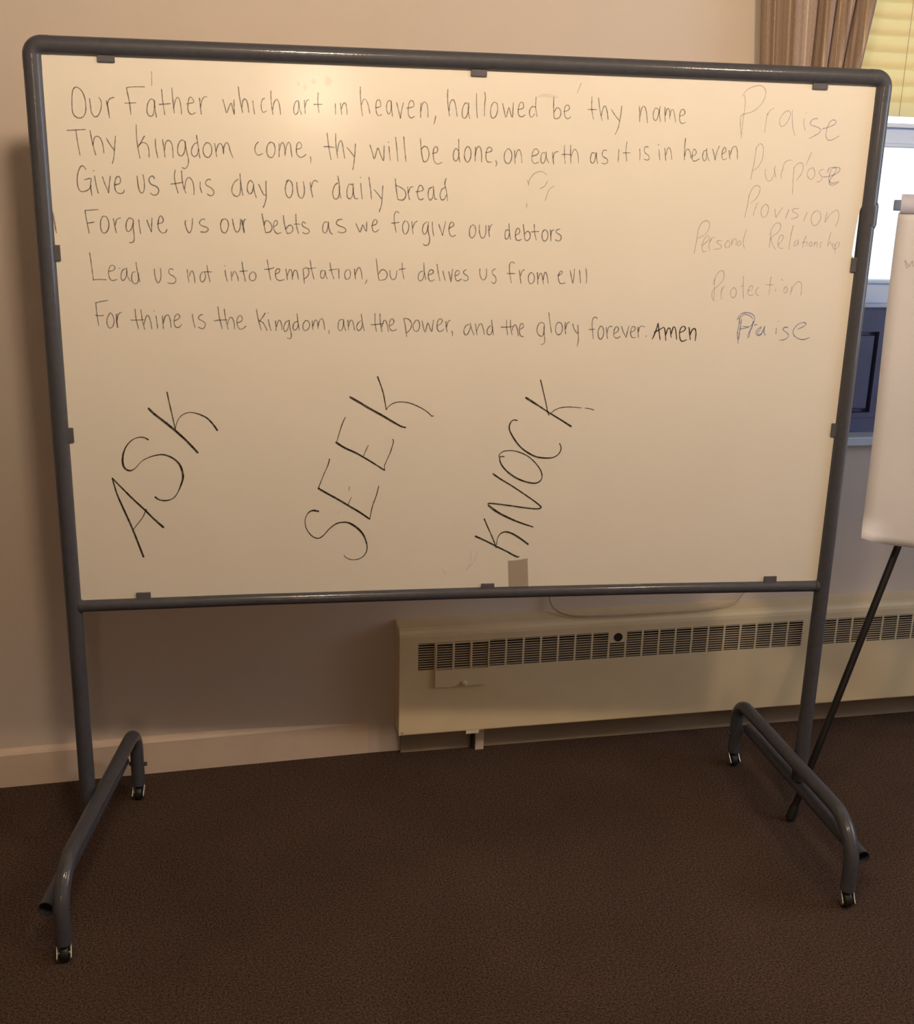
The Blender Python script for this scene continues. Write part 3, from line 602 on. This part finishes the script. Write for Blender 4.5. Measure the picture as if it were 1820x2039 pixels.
("line_sixth","ink","-8313 14007 9 -252 22 -246|26;-8313 14001 125 32 130 21|26;-8342 13736 73 -12 108 7|26;-8035 13773 -59 -111 -8 -127 48 -79 74 48 29 128 -32 126 -51 31|26;-7881 13759 -9 -143 1 -149|26;-7897 13759 -2 -143 23 -143|26;-7885 13632 45 143 57 23|26;-7494 13873 11 -206 41 -223|26;-7600 13634 115 1 172 8|26;-7371 13858 20 -222 42 -207|26;-7319 13541 56 175 48 16 40 -127 20 -166|26;-7053 13727 12 -137 11 -144|26;-7089 13835 9 -6|26;-6919 13728 9 -137 0 -144|26;-6904 13575 47 144 64 33 42 -112 8 -166|26;-6664 13625 87 42 34 55 -39 54 -65 -55 -28 -144 43 -96 79 17 43 54|26;-6274 13772 19 -160 32 -135|26;-6060 13767 -64 -26 -21 -64 80 -48 67 -63 -35 -97 -58 -10 -62 32|26;-5716 13936 24 -224 55 -257|26;-5812 13631 118 17 159 8|26;-5581 13889 25 -208 46 -231|26;-5522 13553 42 129 58 26 45 -106 11 -152|26;-5304 13593 87 33 24 64 -36 64 -59 -39 -26 -129 44 -122 80 -6 75 65|26;-4881 13895 33 -208 64 -259|26;-4691 13810 -67 -107 -66 -81|26;-4811 13638 73 -48 83 -168|26;-4624 13672 23 -129 30 -120|26;-4630 13817 9 -9|26;-4470 13641 10 -113 5 -104|26;-4447 13511 41 130 45 1 30 -114 -1 -81|26;-4167 13643 -71 -23 -51 -124 21 -91 59 43 41 146|26;-4167 13659 17 -178 29 -147 -27 -91 -65 19|26;-3980 13628 -65 -17 -40 -97 21 -75 66 26 33 98|26;-3990 13797 17 -169 29 -195|26;-3801 13646 -56 -66 -2 -107 45 -46 75 47 24 98 -38 74 -58 6|26;-3655 13647 5 -98 9 -98|26;-3637 13533 30 104 43 27 31 -81 6 -115|26;-3527 13534 41 130 52 33 38 -97 15 -150|26;-3293 13437 13 -33 -3 -39|26;-2993 13684 -65 -33 -24 -147 33 -72 65 40 34 164|26;-2960 13684 9 -130 43 -121|26;-2862 13669 10 -114 9 -115|26;-2842 13538 33 115 46 10 32 -108 20 -114|26;-2573 13655 -59 -50 -33 -98 43 -72 65 56 23 115|26;-2560 13802 26 -180 43 -187|26;-2251 13820 1 -212 34 -191|26;-2342 13568 98 7 182 18|26;-2139 13812 11 -203 34 -198|26;-2095 13527 43 131 46 1 34 -115 21 -125|26;-1939 13544 86 40 32 66 -43 59 -49 -50 -16 -131 50 -82 67 -6 49 33|26;-1599 13711 35 -164 36 -248|26;-1589 13718 106 -23 62 -98 -26 -116 -82 -93|26;-1332 13664 -56 -100 15 -99 61 -42 66 66 4 126 -47 65 -53 -16|26;-1182 13665 28 -132 43 -122 37 139 26 73 42 -106 45 -99 21 133 18 139|26;-846 13551 93 51 32 66 -44 49 -56 -50 -18 -149 46 -92 77 20 33 40|26;-640 13652 13 -132 26 -106|26;-617 13536 31 116 56 34|26;-494 13438 15 -57 -2 -53|26;-106 13590 -74 -34 -40 -117 36 -90 66 41 47 133|26;-80 13623 37 -133 62 -139|26;45 13607 21 -133 24 -123|26;84 13458 47 127 50 23 48 -116 27 -127|26;386 13560 -56 -67 -7 -101 60 -39 52 73 9 117|26;416 13693 22 -166 33 -174|26;766 13695 6 -166 30 -174|26;642 13535 137 0 153 22|26;854 13696 10 -167 41 -174|26;901 13463 40 117 48 -10 39 -107 26 -134|26;1082 13481 66 43 19 47 -33 54 -50 -44 -15 -134 43 -117 65 -7|26;1648 13613 -62 39 -74 -53 -27 -133 46 -107 83 -26 36 107 6 173|27;1645 13560 15 -200 22 -120 -24 -81 -62 -24|27;1745 13870 37 -216 48 -245|27;1982 13655 -52 -67 -7 -133 60 -88 67 27 36 102 -28 120 -63 44|27;2146 13656 -1 -133 24 -139|27;2162 13510 27 120 58 32|27;2321 13617 45 -119 77 -94 26 35|27;2444 13592 18 -174 17 -161 -27 -156|27;2898 13747 -44 34 -61 -40 -11 -134 23 -160 24 -167|27;2720 13489 69 6 69 6|27;2979 13555 -42 -81 14 -147 54 -62 57 76 5 134 -47 94 -50 -1|27;3127 13543 18 -121 26 -140|27;3155 13408 20 121 44 41 51 -8|27;3314 13396 96 60 6 75 -49 32 -43 -59 -9 -122 41 -80 70 0 48 41|27;3492 13572 51 -134 78 -121|27;3621 13317 18 135 33 134|27;3718 13439 87 35 18 65 -53 35 -45 -68 -4 -108 45 -86 79 6|27;3884 13556 14 -130 17 -113|27;3905 13448 21 100 53 35 72 -26|27;4090 13341 21 11|27"),
("word_amen","dark","4367 13645 -31 -135 -41 -136 -40 -95|32;4367 13645 33 -162 45 -216|32;4291 13434 89 49 135 77|32;4530 13538 34 -135 23 -157|32;4571 13376 45 149 51 0 32 -148 12 -55|32;4705 13404 36 149 42 0 38 -121 27 -158|32;4906 13432 96 41 43 55 -44 54 -62 -28 -33 -122 27 -149 61 -55 96 42|32;5128 13555 30 -149 23 -136|32;5166 13379 46 123 60 27 37 -95 -3 -190|32"),
("faint_words","faint","5982 18718 28 -208 -15 -316 -8 -393|20;5933 18695 80 128 177 89 161 16 103 -90 4 -146 -88 -171 -172 -142 -226 -70 -40 -75 10 -148 38 -211|20;6552 18359 -13 -149 -9 -265|20;6556 18317 59 107 89 45|20;7105 18365 -66 62 -90 -45 -81 -119 -12 -107 56 -72 89 45 70 119 34 117|20;7131 18440 24 -211 41 -190 64 -144|20;7434 18276 3 -123 52 -138|20;7463 18398 15 -10|20;6361 17598 -8 -269 -27 -195 -21 -213|20;6361 17598 72 98 73 -19 38 -128 -16 -194 -78 -153 -110 -89|20;6633 17153 8 -120 66 -129 82 13 59 121 10 196|20;6832 17190 35 -108 36 -108|20;7039 17152 -24 -109 23 -98|20;7041 17130 30 164 88 67 95 2|20;7313 17224 6 -218 20 -389|20;7315 17202 90 100 95 3 35 -97 -32 -132 -103 -151|20;7699 17548 -55 -142 -54 -153|20;7775 17214 -92 -35 -36 -99 47 -97 87 -20 49 100 -25 108 -42 43|20;8032 17188 -70 -24 -29 -55 56 -64 31 -55 -41 -66 -82 -24|20;6300 16578 -15 -209 -43 -288|20;6301 16567 66 166 101 61 77 -46 -10 -132 -71 -122 -111 -90|20;6483 16307 -27 -89 -7 -88|20;6484 16296 16 78 43 45|20;6715 16378 -76 -68 -10 -132 57 -88 79 46 34 134 -34 98 -62 14|20;6954 16284 18 -100 27 -88|20;6999 16096 81 135 51 90|20;7293 16280 -30 -101 -33 -101|20;7532 16307 -132 -14 -6 -56 115 -53 8 -67 -139 -53|20;7748 16222 -33 -89 -30 -102|20;7961 16271 -86 -91 -9 -134 62 -111 95 25 69 135 -27 123 -92 53|20;8238 16243 -31 -190 9 -34 97 170 146 103 66 -76 1 -157 -45 -136|20;5152 15751 -9 -167 -42 -335|20;5151 15762 58 156 112 73 87 -47 0 -133 -84 -124 -158 -91|20;5264 15430 123 91 51 90 -52 55 -65 -79 -35 -134 12 -134 50 -26 57 28|20;5498 15612 -49 -112 4 -123 24 -55|20;5458 15523 41 78 69 30|20;5731 15550 -95 -2 5 -56 88 -43 1 -67 -160 -32|20;5887 15552 -54 -68 8 -78 61 -10 47 57 -25 89 -50 14|20;5979 15587 8 -78 2 -67|20;5989 15487 49 112 50 -21 1 -123|20;6187 15557 -56 -45 -6 -57 60 1 28 79|20;6317 15816 -43 -168 -8 -157 47 -107|20;6928 15749 -17 -180 -1 -157|20;6884 15704 75 202 101 73 79 -58 -45 -147 -168 -126|20;6928 15637 53 -156 84 -101|20;7126 15483 85 114 15 90 -62 10 -50 -102 10 -135 73 -66 59 23|20;7442 15926 -34 -236 -15 -304|20;7576 15603 -56 -46 -15 -79 50 -11 39 91|20;7601 15604 14 -124|20;7785 15697 -45 -136 -9 -136|20;7694 15537 60 13 59 12|20;7826 15562 -1 -101|20;7911 15564 -35 -57 36 -52 44 42 -32 67|20;8009 15565 -3 -113|20;8010 15497 48 69 28 -124|20;8195 15557 -59 -24 31 -56 -5 -56|20;8386 15798 -31 -182 -13 -158|20;8344 15503 58 69 22 -79|20;8466 15550 -3 -68|20;8519 15528 28 -227|20;8449 15493 61 -90 91 59 27 80 -64 21 -40 -80|20;5652 14669 16 -250 10 -241|20;5619 14555 76 229 100 92 69 -45 -2 -159 -97 -127 -133 -127 -12 -137 59 -110|20;5867 14490 -32 -115 22 -156|20;5842 14375 26 103 57 46|20;6134 14493 -61 -70 6 -115 67 -56 55 58 1 115 -63 72|20;6346 14758 19 -263 32 -264|20;6302 14517 67 19|20;6495 14416 95 36 5 69 -50 11 -46 -81 3 -104 66 -38 70 28|20;6744 14499 -49 -46 3 -104 78 -45|20;7024 14743 -4 -194 -1 -219|20;6908 14570 99 -10 102 13|20;7164 14470 7 -63|20;7286 14701 41 -39|20;7404 14530 -30 -70 22 -80 53 12 15 81 -48 57|20;7564 14532 -7 -93 -7 -111|20;7560 14416 61 151 90 77 79 -40 21 -139 -1 -139|20"),
("faint_blue_strokes","faintblue","7755 18279 -105 -13 -58 -77 25 -52 148 -39 90 -50 -27 -76 -111 -68 -113 -57|24;7900 18064 151 43 135 68 16 65 -75 23 -76 -60 -52 -162 6 -150 82 -73 115 36 112 68|24;8040 17019 167 20 184 81 38 89 -89 30 -105 -35 -44 -133 4 -131 80 -53 165 37|24;8125 17114 59 110 146 -7 -11 -99 -102 -156 0 -99 88 -20 114 58|24"),
("blue_praise","blue","6356 13779 -8 -163 -16 -187 41 -247|26;6398 13756 -11 -210 -14 -281|26;6293 13744 73 128 143 43 152 -40 64 -93 -40 -140 -139 -83 -169 -36|26;6328 13767 137 106 152 -45 68 -70|26;6690 13712 -10 -141 -62 -117 -23 -141|26;6707 13712 -57 -211 -26 -183|26;6443 13593 150 -18|26;6737 13619 59 23|26;6913 13585 -80 -60 -41 -82 45 -70 83 36 59 141|26;6991 13597 -2 -141 46 -82|26;6904 13561 -71 -153 100 -11|26;7289 13552 2 -130|26;7313 13716 16 -9|26;7572 13577 -98 -12 -6 -59 108 -70 34 -83 -92 -71 -123 -13|26;7827 13532 131 59 62 71 -61 31 -133 -44 -99 -118 1 -118 111 -94 155 -35 150 48|26"),
("word_ask","dark","-8201 10067 82 -372 131 -377 171 -477 208 -675|31 37 42 42 44;-8201 10067 158 -187 246 -284 290 -310 167 -192 215 -218|31 35 42 44 44 53;-7809 8829 109 141 119 152 94 199|18 18 20 22;-7360 10953 -80 46 -107 13 -154 -56 -137 -135 -86 -182 -27 -206 40 -139 105 -58 111 44 116 126 113 91 200 78 219 28 214 -90 146 -163 56 -233 -29 -163 -98 -233 -118 -151 -157 -51 -153 21 -89 67|35 31 22 20 26 40 46 44 40 20 13 18 24 31 42 46 51 44 24 20 31 35 42;-7319 11672 122 -131 229 -193 229 -206 229 -230 231 -270|48 53 55 53 51 53;-6897 12037 36 -228 52 -292 54 -329|33 26 26 18;-6755 11188 47 170 93 135 133 72 130 6 172 -53 150 -84 126 -149 79 -126|15 15 18 20 22 29 35 40 44"),
("word_seek","dark","-3564 9203 -149 18 -110 -87 -55 -164 38 -204 119 -169 145 -62 123 69 147 164 146 112 147 41 170 -21 195 -132 148 -183 79 -261 -30 -181 -123 -128 -197 -34 -148 56 -49 61|51 37 21 18 21 25 28 23 25 30 37 46 53 46 28 21 21 21 21 18;-3558 9760 186 -116 240 -142 266 -168 267 -170 240 -176|46 46 46 46 44 42;-3294 10465 -37 -148 -109 -247 -118 -310|28 21 18 18;-2788 9535 -59 -126 -19 -75|12 14 14;-2145 9798 -64 -247 -85 -252 -65 -311|21 21 21 18;-3143 10858 209 -137 239 -113 192 -113 242 -152 243 -165|51 46 42 37 37 35;-2927 11446 -76 -174 -61 -195 -60 -207|21 21 18 18;-2395 10783 -60 -128 -52 -136|16 18 16;-1830 10921 20 -62 -66 -234 -83 -198 -59 -149 12 -100|23 21 21 18 18 21;-2816 11916 217 -126 238 -145 263 -147 265 -160 194 -111 108 -28|51 51 51 51 46 42 37;-2188 12389 86 -227 61 -216 57 -320|32 28 28 21;-1984 11619 76 97 143 72 168 11 192 -36 242 -111 147 -98 98 -93 36 19|18 18 21 23 23 23 23 28 18"),
("word_knock","dark","190 8510 248 -120 271 -144 273 -145 247 -139 54 7|48 41 41 41 46 29;394 8944 114 -254 115 -249 93 -237|34 29 27 29;722 8273 8 138 62 136 118 58 161 -36 192 -114 236 -177|19 15 24 41 46 44 44;1601 8718 -272 94 -271 114 -325 169 -244 181|29 39 46 53 48;475 9311 39 19 211 -23 320 -48 321 -52 241 -31 147 5 22 46|34 36 36 36 36 36 36 36;1776 9227 -150 125 -274 194 -327 220 -269 165 -183 130|36 34 34 34 39 44;828 10475 -79 9 -29 -48 36 -132 124 -161 189 -149 216 -110 241 -65 158 19 80 107 -26 161 -128 188 -192 175 -214 108 -212 47 -182 -17 -101 -78 -3 -66|29 29 27 34 39 41 41 39 31 27 27 27 27 27 24 22 22 22;1107 11351 -91 13 -75 -77 -15 -143 107 -210 165 -212 189 -147 216 -108 239 -34 184 17 128 91 46 133 -46 114|27 27 29 34 36 39 41 41 36 29 27 27 24;1292 11893 147 -90 187 -117 269 -170 243 -144 277 -172|53 53 39 36 36 46;1623 12315 62 -217 78 -283 79 -299 28 -39|29 24 24 24 22;1895 11503 100 91 155 59 208 17 291 -22|17 19 22 22 12;2728 11640 133 -16 86 -32|15 19 17"),
("smudge_marks","smudge","-6 7651 77 110 78 76|70;105 8148 -13 -110 -6 -139|34 39 48;259 8145 -35 -138 -36 -138|24 34 48;-583 7660 46 -51 27 -45|39 48 34;-3753 18597 7 -50 -1 -50|51 62 51;-3894 18643 15 -63|51 51;-3579 18692 26 -50|85 85;-3299 18752 40 -49 -28 -64|85 170 142;1287 18535 131 29 133 -11 168 -15|40 73 80 40;-3115 9114 64 91|14 28"),
("pencil_line","faint","2229 18842 -38 -99 -44 -118|18;-6898 18748 -1 -123 -7 -154|24"),
("red_fleck","scratch","-2841 9800 5 -50 -17 -58|14 32 18"),
]


WRITING = {'line_first': ('handwriting', 'grey word of the first handwritten line'), 'line_second': ('handwriting', 'grey word of the second handwritten line'),
 'line_third': ('handwriting', 'grey word of the third handwritten line'), 'line_fourth': ('handwriting', 'grey word of the fourth handwritten line'),
 'line_fifth': ('handwriting', 'grey word of the fifth handwritten line'), 'line_sixth': ('handwriting', 'grey word of the sixth handwritten line'),
 'word_amen': ('handwriting', 'dark word Amen'), 'faint_words': ('handwriting', 'faded grey word in the right-hand column'), 'faint_blue_strokes': ('handwriting', 'faded bluish letter endings'),
 'blue_praise': ('handwriting', 'blue word Praise'), 'word_ask': ('handwriting', 'large slanted word ASK'), 'word_seek': ('handwriting', 'large slanted word SEEK'),
 'word_knock': ('handwriting', 'large slanted word KNOCK'), 'erased_letters': ('handwriting', 'nearly erased letters'), 'pen_scratch': ('pen_mark', 'reddish pen scratch at the left edge'),
 'smudge_marks': ('smudge', 'brown smudge'), 'pencil_line': ('pen_mark', 'faint hairline near the top edge'), 'red_fleck': ('pen_mark', 'small reddish fleck')}

ROWS = [1.835, 1.735, 1.665, 1.61, 1.505]
def spline(P, Wd, step=.004):
    if len(P) == 2: return list(P), list(Wd)
    out, ow = [], []
    for i in range(len(P)-1):
        p0 = P[max(i-1, 0)]; p1 = P[i]; p2 = P[i+1]; p3 = P[min(i+2, len(P)-1)]
        L = math.hypot(p2[0]-p1[0], p2[1]-p1[1]); n = max(2, min(12, int(L/step)+1))
        for k in range(n):
            t = k/n; c = []
            for a in (0, 1):
                c.append(.5*((2*p1[a]) + (p2[a]-p0[a])*t + (2*p0[a]-5*p1[a]+4*p2[a]-p3[a])*t*t + (3*p1[a]-p0[a]-3*p2[a]+p3[a])*t*t*t))
            out.append(tuple(c)); ow.append(Wd[i] + (Wd[i+1]-Wd[i])*t)
    out.append(P[-1]); ow.append(Wd[-1]); return out, ow

def stroke(q, P, Wd, fr, off):
    """flat marker stroke with round ends"""
    P, Wd = spline(P, Wd); n = len(P); L = []; Rr = []
    for i in range(n):
        a = P[max(i-1, 0)]; c = P[min(i+1, n-1)]
        tx, tz = c[0]-a[0], c[1]-a[1]; l = math.hypot(tx, tz) or 1e-6; tx /= l; tz /= l
        w = Wd[i]*.5*random.uniform(.93, 1.07)
        L.append((P[i][0]-tz*w, P[i][1]+tx*w)); Rr.append((P[i][0]+tz*w, P[i][1]-tx*w))
    def cap(i, sgn):
        a = P[i]; c = P[i+sgn] if 0 <= i+sgn < n else P[i-sgn]
        tx, tz = a[0]-c[0], a[1]-c[1]; l = math.hypot(tx, tz) or 1e-6
        w = Wd[i]*.45; return (a[0]+tx/l*w, a[1]+tz/l*w)
    s0 = cap(0, 1); s1 = cap(n-1, -1)
    vs = [fr(x, z, off) for x, z in L] + [fr(x, z, off) for x, z in Rr] + [fr(*s0, off), fr(*s1, off)]
    fs = [(i, i+1, n+i+1, n+i) for i in range(n-1)] + [(2*n, 0, n), (2*n+1, 2*n-1, n-1)]
    q.add(vs, fs)

def board_fr(x, z, off): return (x, FACE - .0004 - off, z)
def words(strokes, gap):
    """group the strokes of one line into words by the gaps between them"""
    items = sorted(strokes, key=lambda t: min(p[0] for p in t[0]))
    out = []
    for it in items:
        x0 = min(p[0] for p in it[0]); x1 = max(p[0] for p in it[0])
        if out and x0 - out[-1][0] < gap: out[-1][1].append(it); out[-1][0] = max(out[-1][0], x1)
        else: out.append([x1, [it]])
    return [o[1] for o in out]

for nm, mt, data in INK:
    strokes_ = []
    for st in data.split(';'):
        a, w = st.split('|'); v = [int(t) for t in a.split()]; ws = [int(t)*1e-4 for t in w.split()]
        x, z = v[0], v[1]; P = [(x*1e-4, z*1e-4)]
        for i in range(2, len(v), 2):
            x += v[i]; z += v[i+1]; P.append((x*1e-4, z*1e-4))
        if len(ws) == 1:
            ws = [ws[0]*.86*random.uniform(.88, 1.12) for _ in P]; ws[-1] *= .8
        strokes_.append((P, ws))
    if nm.startswith('line_'): grp = words(strokes_, .0155)
    elif nm in ('faint_words', 'faint_blue_strokes'):
        rows = {}
        for st in strokes_:
            zc = sum(p[1] for p in st[0])/len(st[0]) - .03*0
            rows.setdefault(min(range(len(ROWS)), key=lambda k: abs(ROWS[k] - zc)), []).append(st)
        grp = [g for r in rows.values() for g in words(r, .032)]
    elif nm == 'smudge_marks': grp = [[st] for st in strokes_]
    elif nm in ('erased_letters', 'pen_scratch'): grp = [[st] for st in strokes_]
    else: grp = [strokes_]
    for g in grp:
        q = MB(); off = 0
        for P, ws in g:
            stroke(q, P, ws, board_fr, off); off += 2.0e-6
        o = q.build(WRITING[nm][0], M[mt], panel, recalc=False)
        if WRITING[nm][1]: o['label'] = WRITING[nm][1]

# feet: bent tube runner, straight lower tube outside it, casters
def foot(s, fx, fy, bx, by):
    f = Vector((fx, fy, 0)); bk = Vector((bx, by, 0)); dirv = (bk - f).normalized(); L = (bk-f).length
    up = Vector((0, 0, 1)); H = .213; RF, RBk = .105, .060; r = .0180
    out = Vector((dirv.y, -dirv.x, 0)) * (1 if s > 0 else -1)
    q = MB()
    pts = [f + up*.046, f + up*.075]
    pts += arc(f + dirv*RF + up*(H-RF), -dirv, up, RF, 0, math.pi/2, 12)
    pts += arc(bk - dirv*RBk + up*(H-RBk), up, dirv, RBk, 0, math.pi/2, 10)
    pts += [bk + up*.10, bk + up*.046]
    q.tube(pts, r, 24); q.build('foot_runner', M['post'], wb)
    # straight tube, open at the front
    z = .1225; o1 = f + out*.0372 + dirv*.012 + up*z; o2 = bk + out*.0372 - dirv*.010 + up*z
    q = MB(); q.tube([o1, o2], r, 24, caps=False)
    q.tube([o1 + dirv*.0005, o2 - dirv*.0005], r-.0022, 24, caps=False)
    # annular lips
    m_ = 24
    for pc in (o1, o2):
        a = dirv.cross(up).normalized(); vs = [pc + (a*math.cos(2*math.pi*k/m_) + up*math.sin(2*math.pi*k/m_))*rr for rr in (r, r-.0022) for k in range(m_)]
        q.add(vs, [(k, (k+1) % m_, m_+(k+1) % m_, m_+k) for k in range(m_)])
    low = q.build('lower_tube', M['post'], wb)
    q = MB(); q.tube([o1 + dirv*.03, o1 + dirv*.032], r-.0024, 20); q.build('tube_plug', M['inside'], wb)
    # bolt through the rear leg
    q = MB(); c = bk + up*.108; q.tube([c - out*.026, c + out*.022], .0058, 8, smooth=False); q.build('bolt', M['post'], wb)
    for p, yaw in ((f, -.12*s), (bk, .08*s)):
        cs = bpy.data.objects.new('caster', None); COL.objects.link(cs); cs.parent = wb; cs.location = p; cs.rotation_euler = (0, 0, yaw)
        q = MB(); q.lathe([(.0005, -.0095), (.017, -.0095), (.0195, -.006), (.0195, .006), (.017, .0095), (.0005, .0095)], (0, 0, .0197), 28, 'x'); q.build('wheel', M['wheel'], cs)
        q = MB()
        for sx in (-1, 1):
            x0 = sx*.0148; w_ = .0013
            pf = [(.001, .0450), (-.0205, .0205), (-.0185, .0130), (-.0080, .0110), (.0080, .0130), (.0120, .0300), (.0120, .0450)]
            k_ = len(pf)
            q.add([(x0-w_, y, z) for y, z in pf] + [(x0+w_, y, z) for y, z in pf], [tuple(range(k_)), tuple(range(2*k_-1, k_-1, -1))] + [(i, (i+1) % k_, k_+(i+1) % k_, k_+i) for i in range(k_)])
        q.box((-.0160, -.0020, .0435), (.0160, .012, .0458))
        q.build('fork', M['chrome'], cs, bevel=.0004)
        q = MB(); q.tube([(-.015, 0, .0197), (.015, 0, .0197)], .003, 10); q.build('axle', M['chrome'], cs)
        q = MB(); q.tube([(0, 0, .0455), (0, 0, .052)], .012, 14); q.build('swivel_stem', M['wheel'], cs)
foot(-1, -.9298, -.3580, -.8523, .3180)
foot(1, .9019, -.3571, .8833, .3384)
set_origin(wb, (0, 0, 0))

# ---------------------------------------------------------------- flip chart easel and pad
PU = Vector((math.cos(math.radians(27)), -math.sin(math.radians(27)), 0))
PV = Vector((.045, .09, .865)); PVn = PV.normalized(); PN = PU.cross(PVn).normalized()   # PN points to the camera side?
if PN.y > 0: PN = -PN
P0 = Vector((1.065, .10, .793)); PL = .876
def PF(a, h, t=0): return P0 + PU*a + PVn*h + PN*t
ez = thing('flip_chart_easel', 'black three-legged easel holding the paper pad beside the whiteboard', 'easel')
apex = Vector((1.485, .228, 1.60))
for (p, nm) in (((.925, .021), 'l'), ((1.652, -.35), 'r'), ((1.585, .415), 'b')):
    ft = Vector((p[0], p[1], .004)); dv = (apex - ft).normalized()
    q = MB(); q.tube([ft + dv*.03, apex - dv*.75], .0098, 14); q.tube([apex - dv*.76, apex - dv*.01], .0082, 14)
    lg_ = q.build('leg', M['black'], ez)
    q = MB(); q.tube([ft + dv*.004, ft + dv*.03, ft + dv*.045], [.0135, .0130, .0112], 14); q.build('rubber_foot', M['wheel'], lg_)
q = MB(); q.tube([apex - Vector((0, 0, .03)), apex + Vector((0, 0, .035))], [.026, .020], 16); q.build('easel_head', M['black'], ez)
cc = PF(.34, .855, -.016)
q = MB()
for (lo, hi) in (((-.0165, .842, -.028), (.705, .868, -.014)),):
    vs = [PF(a, h, t) for a in (lo[0], hi[0]) for h in (lo[1], hi[1]) for t in (lo[2], hi[2])]
    q.add(vs, [(0,1,3,2),(4,6,7,5),(0,4,5,1),(2,3,7,6),(0,2,6,4),(1,5,7,3)])
tag(q.build('cross_bar', M['backlit_bar'], ez, bevel=.002), 'bar that the pad hangs from, bluish backlight put into its colour')
q = MB(); q.tube([apex, PF(.42, .855, -.022)], .009, 10); q.build('support_arm', M['black'], ez)
set_origin(ez, (1.4, .03, 0))
pd = thing('paper_pad', 'large blank flip chart pad of white paper at the right edge', 'paper pad')
def sheet(t0, seed, curl):
    q = MB(); NU, NV = 24, 40; vs = []
    for j in range(NV+1):
        for i in range(NU+1):
            a = .69*i/NU; h = .835*j/NV
            t = t0 + .0025*math.sin(h*17 + seed)*(1-h/.85) + .0015*math.sin(a*9 + seed)
            cl = max(0, 1 - math.hypot(a, h*1.2)/.075)
            t += curl*cl*cl*.05
            h2 = h + (.009 if True else 0)*cl - .010*min(1, a/.03)*(1-min(1, h/.2))
            vs.append(PF(a + .004*math.sin(h*5+1), h2, t))
    fs = [(j*(NU+1)+i, j*(NU+1)+i+1, (j+1)*(NU+1)+i+1, (j+1)*(NU+1)+i) for j in range(NV) for i in range(NU)]
    q.add(vs, fs, True)
    o = q.build('sheet', M['paper'], pd, recalc=False)
    sm = o.modifiers.new('thick', 'SOLIDIFY'); sm.thickness = .0006
    return o
sheet(.0035, .3, 1.0); sheet(.0005, 1.4, .5); sheet(-.0025, 2.6, .2)
q = MB()
vs = [PF(a, h, t) for a in (.004, .688) for h in (.01, .835) for t in (-.012, -.0065)]
q.add(vs, [(0,1,3,2),(4,6,7,5),(0,4,5,1),(2,3,7,6),(0,2,6,4),(1,5,7,3)]); q.build('backing_card', M['paper'], pd)
q = MB(); bp_ = [(.832, .006), (.838, .0135), (.855, .0155), (.872, .013), (.880, .003), (.878, -.010), (.868, -.0135), (.832, -.013)]
n = len(bp_); ns = 2
q.add([PF(0, h, t) for h, t in bp_] + [PF(.69, h, t) for h, t in bp_], [(i, (i+1) % n, n+(i+1) % n, n+i) for i in range(n)], True)
q.add([PF(0, h, t) for h, t in bp_], [tuple(range(n))]); q.add([PF(.69, h, t) for h, t in bp_], [tuple(range(n))])
tag(q.build('pad_binding', M['binding'], pd), 'pale lavender binding strip along the top')
q = MB()
def pad_fr(x, z, off): return PF(x, z, .0085 + off)
for st in ([(.0258, .7183), (.0289, .708), (.0336, .6984)], [(.0269, .7175), (.0341, .7082), (.0377, .7035)], [(.0377, .7035), (.0407, .7122), (.0436, .7173)], [(.0436, .7173), (.0451, .71), (.0466, .7039)]):
    stroke(q, st, [.0022]*len(st), pad_fr, 0)
tag(q.build('handwriting', M['faint'], pd, recalc=False), 'faint greenish letter near the left edge')
set_origin(pd, PF(.34, 0, 0))

# ---------------------------------------------------------------- ceiling lamps (out of frame, above and behind the camera side)
def emit_mat(strength):
    m = bpy.data.materials.new('lamp_glow'); m.use_nodes = True
    p = m.node_tree.nodes['Principled BSDF']
    p.inputs['Base Color'].default_value = (.9, .85, .75, 1)
    p.inputs['Emission Color'].default_value = (*LAMP_COLOR, 1); p.inputs['Emission Strength'].default_value = strength
    return m
LAMP_LABEL = ('round ceiling light nearer the left of the whiteboard', 'round ceiling light nearer the window', 'hanging drum light far behind the camera')
for k, (lx, ly, lz) in enumerate(LAMP_SPOTS):
    t = thing('ceiling_light', LAMP_LABEL[k], 'ceiling light', 'drum ceiling lights')
    q = MB(); q.lathe([(.001, 0), (.12, 0), (.12, -.015), (.001, -.015)], (lx, ly, CZ), 32); q.build('base_ring', M['lamp'], t)
    if CZ - lz > .2:
        q = MB(); q.tube([(lx, ly, CZ-.015), (lx, ly, lz+.078)], .008, 10); q.build('stem', M['lamp'], t)
        q = MB(); q.lathe([(.001, .080), (.104, .080), (.104, .084), (.001, .086)], (lx, ly, lz), 32); q.build('top_plate', M['lamp'], t)
    q = MB(); q.lathe([(.098, .082), (.100, .078), (.100, -.076), (.098, -.080)], (lx, ly, lz), 32); q.build('glass_drum', emit_mat(LAMP_POWER[k]), t)
    q = MB(); q.lathe([(.001, -.082), (.104, -.082), (.106, -.088), (.100, -.094), (.001, -.096)], (lx, ly, lz), 32); q.build('bottom_plate', M['lamp'], t)  # opaque plate added to cut the lamp's downward light
    set_origin(t, (lx, ly, CZ))
